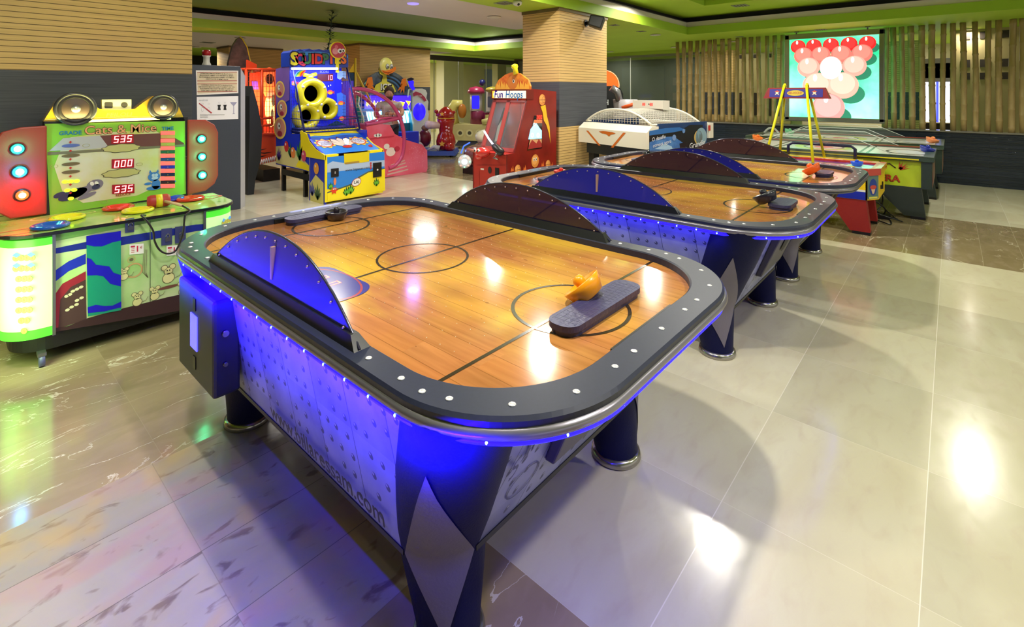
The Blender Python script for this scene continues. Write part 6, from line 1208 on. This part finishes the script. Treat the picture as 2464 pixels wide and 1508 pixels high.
MB().use(M('e05c28', .35)).tube([tq(-.1, .0, bz(256)), tq(.1, -.05, bz(247)), tq(.4, 0, bz(250))], .03, 8).build('rim', st)
# ---------------------------------------------------------------- red and yellow hockey table with score arch
rt_ = thing('score_arch_hockey_table', 'red, yellow and blue air hockey table under a score bar on yellow poles', 'air hockey table', (6.78, 1.3, 0))
A0, A1, B0, B1 = 6.40, 7.16, .58, 2.05
oct_ = lambda g: [(A0-g, B0+.09-g*.4), (A0+.15-g*.4, B0-g), (A1+g, B0-g), (A1+g, B1+g), (A0-g, B1+g)]
YB_ = M('f0c818', .35); b = MB().use(YB_).prism(oct_(0), (0, 0, .37), X, Y, Z, .27)
b.use(WHITE).box(A0-.004, A0-.001, B0+.10, B1, .455, .475); b.use(M('1c2cb0', .35)).box(A0-.006, A0-.001, B0+.10, B1, .372, .455)
b.use(M('2c3cb0', .4)).text('POWER HOCKEY', (A0-.006, 1.1, .465), UX, VZ, .022, .001, .002)
cu = Vector((.15, -.09, 0)).normalized(); cc = Vector((A0+.075, B0+.045, .505)); b.use(M('5c7c78', .4)).flat(rrect(.078, .125, .015), cc, cu, VZ, .003); b.use(M('1c3c9c', .4)).flat(circ(.055, 24, 0, 0, 1, 1.6), cc, cu, VZ, .004)
b.use(M('d04838', .4)).flat(circ(.045, 20, 0, .0, 1, .5), cc, cu, VZ, .005); b.use(M('e8c0a0', .4)).flat([(-.03, -.02), (.03, -.02), (.01, -.07), (-.01, -.07)], cc, cu, VZ, .005); b.use(M('e8e060', .4)).flat([(-.06, -.12), (.06, -.12), (.06, -.10), (-.06, -.10)], cc, cu, VZ, .005)
b.use(BLACK).box(A0-.0, A0+.012, B0+.085, B0+.10, .37, .64); b.box(A0+.30, A0+.34, B0-.012, B0-.001, .46, .5).box(A0+.45, A0+.47, B0-.012, B0-.001, .44, .52); b.build('body', rt_)
RR = M('c8381c', .25, coat=.4); b = MB().use(RR)
o_ = oct_(.02); i_ = [(A0+.07, B0+.16), (A0+.18, B0+.07), (A1-.07, B0+.07), (A1-.07, B1-.07), (A0+.07, B1-.07)]
for k in range(5):
    p, q, r_, s_ = o_[k], o_[(k+1) % 5], i_[(k+1) % 5], i_[k]
    b.hexa([(p[0], p[1], .63), (q[0], q[1], .63), (r_[0], r_[1], .63), (s_[0], s_[1], .63)], [(p[0], p[1], .70), (q[0], q[1], .70), (r_[0], r_[1], .69), (s_[0], s_[1], .69)])
b.build('rim', rt_)
b = MB().use(M('4038a8', .1, coat=.5)).flat(i_, (0, 0, .675), X, Y, 0); b.use(M('a8d8d8', .15)).flat(circ(.2, 20, 0, 0, 1, .8), (6.78, .80, .6755), X, Y, 0); b.use(M('7068c8', .1)).flat([(A0+.08, .9), (A1-.1, .9), (A1-.1, .93), (A0+.08, .93)], (0, 0, .676), X, Y, 0).flat([(A0+.08, 1.5), (A1-.1, 1.5), (A1-.1, 1.53), (A0+.08, 1.53)], (0, 0, .676), X, Y, 0); b.build('playfield', rt_)
for x in (A0+.01, A1-.05): MB().use(M('f0d020', .3)).box(x, x+.03, B0+.2, B1-.1, .70, .712).build('yellow_strip', rt_)
for x in (A0+.02, A1-.12):
    for y, s_ in ((B0, 1), (B1, -1)): MB().use(M('9c2424', .4, bump=.1, nscale=90)).hexa([(x, y+s_*.06, .03), (x+.1, y+s_*.06, .03), (x+.1, y+s_*.24, .03), (x, y+s_*.24, .03)], [(x-.02, y+s_*.10, .37), (x+.12, y+s_*.10, .37), (x+.12, y+s_*.46, .37), (x-.02, y+s_*.46, .37)]).use(BLACK).box(x, x+.1, min(y+s_*.06, y+s_*.22), max(y+s_*.06, y+s_*.22), 0, .032).build('leg', rt_)
PL = M('e8e018', .3)
for ya, yb_ in ((1.30, 1.17), (1.54, 1.67)):
    for xb_ in (A0+.06, A1-.02): MB().use(PL).tube([(6.80 if xb_ < 6.8 else 6.86, ya, 1.585), (xb_, yb_, .70)], .015, 10).build('pole', rt_)
    MB().use(PL).tube([(6.80, ya, 1.58), (6.83, ya, 1.60), (6.86, ya, 1.58)], .017, 8).build('pole_joint', rt_)
b = MB().use(M('8c2430', .3)).hexa([(6.77, 1.06, 1.43), (6.89, 1.06, 1.43), (6.89, 1.77, 1.43), (6.77, 1.77, 1.43)], [(6.80, 1.11, 1.56), (6.86, 1.11, 1.56), (6.86, 1.72, 1.56), (6.80, 1.72, 1.56)])
sv = Vector((.03, 0, .13)).normalized(); bc2 = Vector((6.784, 1.415, 1.495)); b.use(M('3c3498', .3)).flat(rrect(.285, .05, .008), bc2, UX, sv, .002); b.use(M('d8c048', .3)).flat(circ(.09, 24, 0, 0, 1, .38), bc2, UX, sv, .003); b.use(M('b03828', .4)).text('AIR-HOCKEY', bc2, UX, sv, .042, .004, .01, .62)
for y in (-.2, .2):
    b.use(M('e8d8c0', .3)).flat(star(.035, .012, 4, y, 0, .785), bc2, UX, sv, .004); b.use(M('d04030', .3)).flat([(y-.03, .015), (y+.03, .015), (y, .035)], bc2, UX, sv, .005)
b.build('score_bar', rt_)
b = MB().use(M('20203c', .3)).tube([(A1-.02, .86, .70), (A1-.02, .86, .83), (A1-.02, .90, .865), (A1-.02, 1.52, .865), (A1-.02, 1.57, .83), (A1-.02, 1.57, .70)], .018, 8); b.build('guard_frame', rt_)
MB().use(GLASS).box(A1-.022, A1-.018, .88, 1.55, .70, .85).build('guard_glass', rt_)
mallet((6.78, .80, .6765), '1c50d8', 'blue mallet at the near end of the red and yellow hockey table')
# ---------------------------------------------------------------- two yellow-green tables
def gtable(x0, x1, y0, y1, zt, label):
    t = thing('green_hockey_table', label, 'air hockey table', ((x0+x1)/2, (y0+y1)/2, 0), 'yellow-green air hockey tables')
    b = MB().use(M('ccd83a', .35, col2='b4cc28', nscale=2)).box(x0+.03, x1-.03, y0+.10, y1-.03, .38, zt-.06)
    fc = Vector((x0+.028, y0+.62, .53)); b.use(M('b83c1c', .4)).text('VIPERA', (x0+.028, y0+.47, .46), UX, VZ, .11, .002, .02); b.use(M('5c2818', .4)).text('VIPERA', (x0+.028, y0+.475, .455), UX, VZ, .11, .001, .035)
    b.use(M('c04828', .4))
    for k in range(5): a = .2+k*.35; b.flat([(math.cos(a-1.5)*.012, math.sin(a-1.5)*.012), (math.cos(a)*(.10+.02*(k == 2)), math.sin(a)*.10), (math.cos(a+1.5)*.012, math.sin(a+1.5)*.012)], (x0+.028, y0+.30, .58), UX, VZ, .003)
    b.use(M('3c1c18', .4)).tube([(x0+.024, y0+.50, .66), (x0+.024, y0+.45, .62), (x0+.024, y0+.40, .64), (x0+.024, y0+.34, .59)], .007, 5)
    b.build('body', t)
    b = MB().use(M('2c3a34', .35)).box(x0+.0, x1, y0, y0+.10, .37, zt-.06); b.use(M('707c60', .4, col2='8c3c30', nscale=7)).box(x0+.06, x1-.10, y0-.003, y0+.0, .39, zt-.09); b.build('end_panel', t)
    b = MB().use(M('3a4a40', .3)); w = .07
    for (a, c, d, e) in ((x0-.02, x1+.02, y0-.02, y0+.08), (x0-.02, x1+.02, y1-.08, y1+.02), (x0-.02, x0+w, y0+.08, y1-.08), (x1-w, x1+.02, y0+.08, y1-.08)): b.box(a, c, d, e, zt-.06, zt)
    b.build('rim', t, .006); MB().use(M('e8dc28', .3)).box(x0-.03, x0-.018, y0+.12, y1-.1, zt-.045, zt-.03).build('yellow_strip', t); MB().use(M('7c2c24', .3)).box(x1-w+.005, x1-.01, y0+.1, y1-.1, zt, zt+.012).build('red_strip', t)
    cx, cy = (x0+x1)/2, (y0+y1)/2; b = MB().use(M('dcdcd4', .25, coat=.2)).box(x0+w, x1-w, y0+.08, y1-.08, zt-.03, zt-.015); P = (cx, cy, zt-.015); dk3 = M('3c403c', .2)
    for dy3 in (-.55, -.47, .47, .55): b.use(dk3).flat([(-.55, dy3-.015), (.55, dy3-.015), (.55, dy3+.015), (-.55, dy3+.015)], P, X, Y, .001)
    b.use(M('c8e040', .2)).ring(.42, .30, P, X, Y, .0012, 40, 1., .85); b.use(dk3).ring(.29, .26, P, X, Y, .0014, 40, 1., .85); b.use(M('c03c28', .3)).flat(circ(.12, 20), P, X, Y, .0012)
    for sy in (-1, 1): b.use(dk3).ring(.33, .29, (cx, cy+sy*.95, zt-.015), X, Y, .0012, 32, 1, .75); b.use(M('e8f0f4', .15)).flat(circ(.22, 28, 0, 0, 1, .75), (cx, cy+sy*.97, zt-.015), X, Y, .0015)
    b.build('playfield', t)
    for x in (x0+.04, x1-.14):
        for y, s_ in ((y0, 1), (y1, -1)): MB().use(M('303a38', .5, bump=.1, nscale=90)).hexa([(x, y+s_*.06, .03), (x+.1, y+s_*.06, .03), (x+.1, y+s_*.26, .03), (x, y+s_*.26, .03)], [(x-.02, y+s_*.10, .38), (x+.12, y+s_*.10, .38), (x+.12, y+s_*.58, .38), (x-.02, y+s_*.58, .38)]).use(BLACK).box(x, x+.1, min(y+s_*.06, y+s_*.2), max(y+s_*.06, y+s_*.2), 0, .031).build('leg', t)
    GL2 = M('d8e8e0', .05, alpha=.05)
    for x in (x0+.03, x1-.03):
        pts = [(cy-.80, 0), (cy-.42, .17), (cy+.42, .17), (cy+.80, 0)]; b = MB().use(GL2).prism(pts, (x, 0, zt+.012), Y, Z, X, .004); b.use(M('e8f0ec', .2)).tube([(x, p[0], zt+.012+p[1]) for p in pts], .004, 6); b.build('clear_guard', t)
    return t
gtable(7.58, 8.86, .17, 2.55, .75, 'nearer yellow-green air hockey table with clear guards, behind the red and yellow one')
gtable(9.15, 10.4, .10, 2.65, .77, 'rear yellow-green air hockey table closest to the black half wall')
for (px, py, z, c, l) in ((2227, 366, .736, '1c2c98', 'dark blue mallet at the near end of the nearer yellow-green table'), (2240, 343, .756, 'f09058', 'pale orange mallet at the near end of the rear yellow-green table'), (1820, 337, .736, 'f07c28', 'orange mallet at the far end of the nearer yellow-green table'), (1897, 321, .756, '78c898', 'mint green mallet at the far end of the rear yellow-green table')):
    x, y = gz(px, py, z); mallet((x, y, z), c, l, Matrix.Rotation(.35, 4, 'X'), 1.35); 
b = MB().use(BLACK)
for k in range(7):
    P = [Vector((6.95+.13*k+random.uniform(-.1, .1), .75+random.uniform(-.15, .3), .37)), Vector((7.1+.1*k, .7+random.uniform(-.2, .3), random.uniform(.05, .2))), Vector((7.2+random.uniform(-.2, .3), .55+random.uniform(-.15, .35), .012)), Vector((7.45+random.uniform(-.2, .2), .75+random.uniform(-.3, .3), .012)), Vector((7.6, 1.0+random.uniform(-.2, .3), .1))]
    b.tube(smooth_pts(P, 5), .008, 5)
b.box(7.36, 7.5, .55, .66, 0, .05); tag(b.build('cable_tangle'), 'tangle of black power cables on the floor under the coloured hockey tables', 'cables')
# stand of wheels / clear stand before the screen
b = MB().use(M('c8ccc8', .1, alpha=.5)).tube(smooth_pts([Vector((9.9, 2.45+math.sin(k)*.12, .82+.05*math.cos(2*k))) for k in [i*.7 for i in range(10)]], 4), .016, 6)
tag(b.build('clear_tube'), 'twisted clear plastic tube lying on the rear yellow-green table', 'tube')
# ---------------------------------------------------------------- ceiling fittings
def vent(px, py, z, lb, s_=.1):
    x, y = gz(px, py, z); t = thing('ceiling_vent', lb, 'vent', (x, y, z-.01), 'ceiling vents')
    MB().use(M('8c9484', .4)).box(x-s_, x+s_, y-s_, y+s_, z-.008, z-.0005).build('frame', t); b = MB().use(M('2c302c', .5))
    for k in range(4): b.box(x-s_*.75, x+s_*.75, y-s_*.7+k*s_*.4, y-s_*.55+k*s_*.4, z-.010, z-.008)
    b.build('slats', t)
vent(1214, 7, 2.65, 'square vent in the ceiling left of the middle pillar'); vent(1478, 60, 2.65, 'vent in the ceiling right of the middle pillar', .07); vent(1543, 75, 2.65, 'small vent beside the bright lamp in the green ceiling', .07); vent(1781, 13, 3.0, 'vent in the raised green ceiling above the screen', .12); vent(1780, 88, 2.65, 'vent above the bamboo poles', .07); vent(1975, 71, 2.65, 'vent above the top of the snooker screen', .09); vent(500, 102, 2.65, 'dark vent in the far white ceiling', .13)
x, y = gz(1245, 2, 2.65); tag(MB().use(M('d8d8d8', .3)).lathe([(.05, 0), (.06, -.02), (.05, -.05), (0, -.07)], (x, y, 2.648), n=20).use(BLACK).ball((x-.02, y-.035, 2.60), .018).build('security_camera'), 'white dome camera on the ceiling left of the middle pillar', 'camera')
x, y = gz(994, 8, 2.65); tag(MB().use(M('8878e0', .3, emit=1.2)).lathe([(.075, 0), (.07, -.012), (0, -.016)], (x, y, 2.649), n=24).build('violet_lamp'), 'unlit violet disc lamp in the pale ceiling', 'lamp'); area((x, y, 2.6), .15, 4, (.35, .2, 1))  # disc glows, with a violet area light added below it
# hanging garland
x, y = gz(800, 28, 2.98); b = MB().use(M('24402c', .7)); P = [Vector((x, y, 3.0)), Vector((x-.02, y+.02, 2.7)), Vector((x-.06, y, 2.4)), Vector((x-.12, y, 2.15)), Vector((x-.14, y, 2.02))]
sp_ = smooth_pts(P, 14); b.tube(sp_, .006, 5)
for i, p in enumerate(sp_[2:]):
    for j in range(3): a = random.uniform(0, 6.28); d = Vector((math.cos(a), math.sin(a), random.uniform(-.1, .7))).normalized(); L = random.uniform(.09, .16); e = d.cross(Z).normalized()*.018; b.add([p, p+d*L*.5+e, p+d*L, p+d*L*.5-e], [(0, 1, 2, 3)], False)
tag(b.build('garland'), 'dark green leafy garland hanging from the raised ceiling above the undersea game', 'garland')
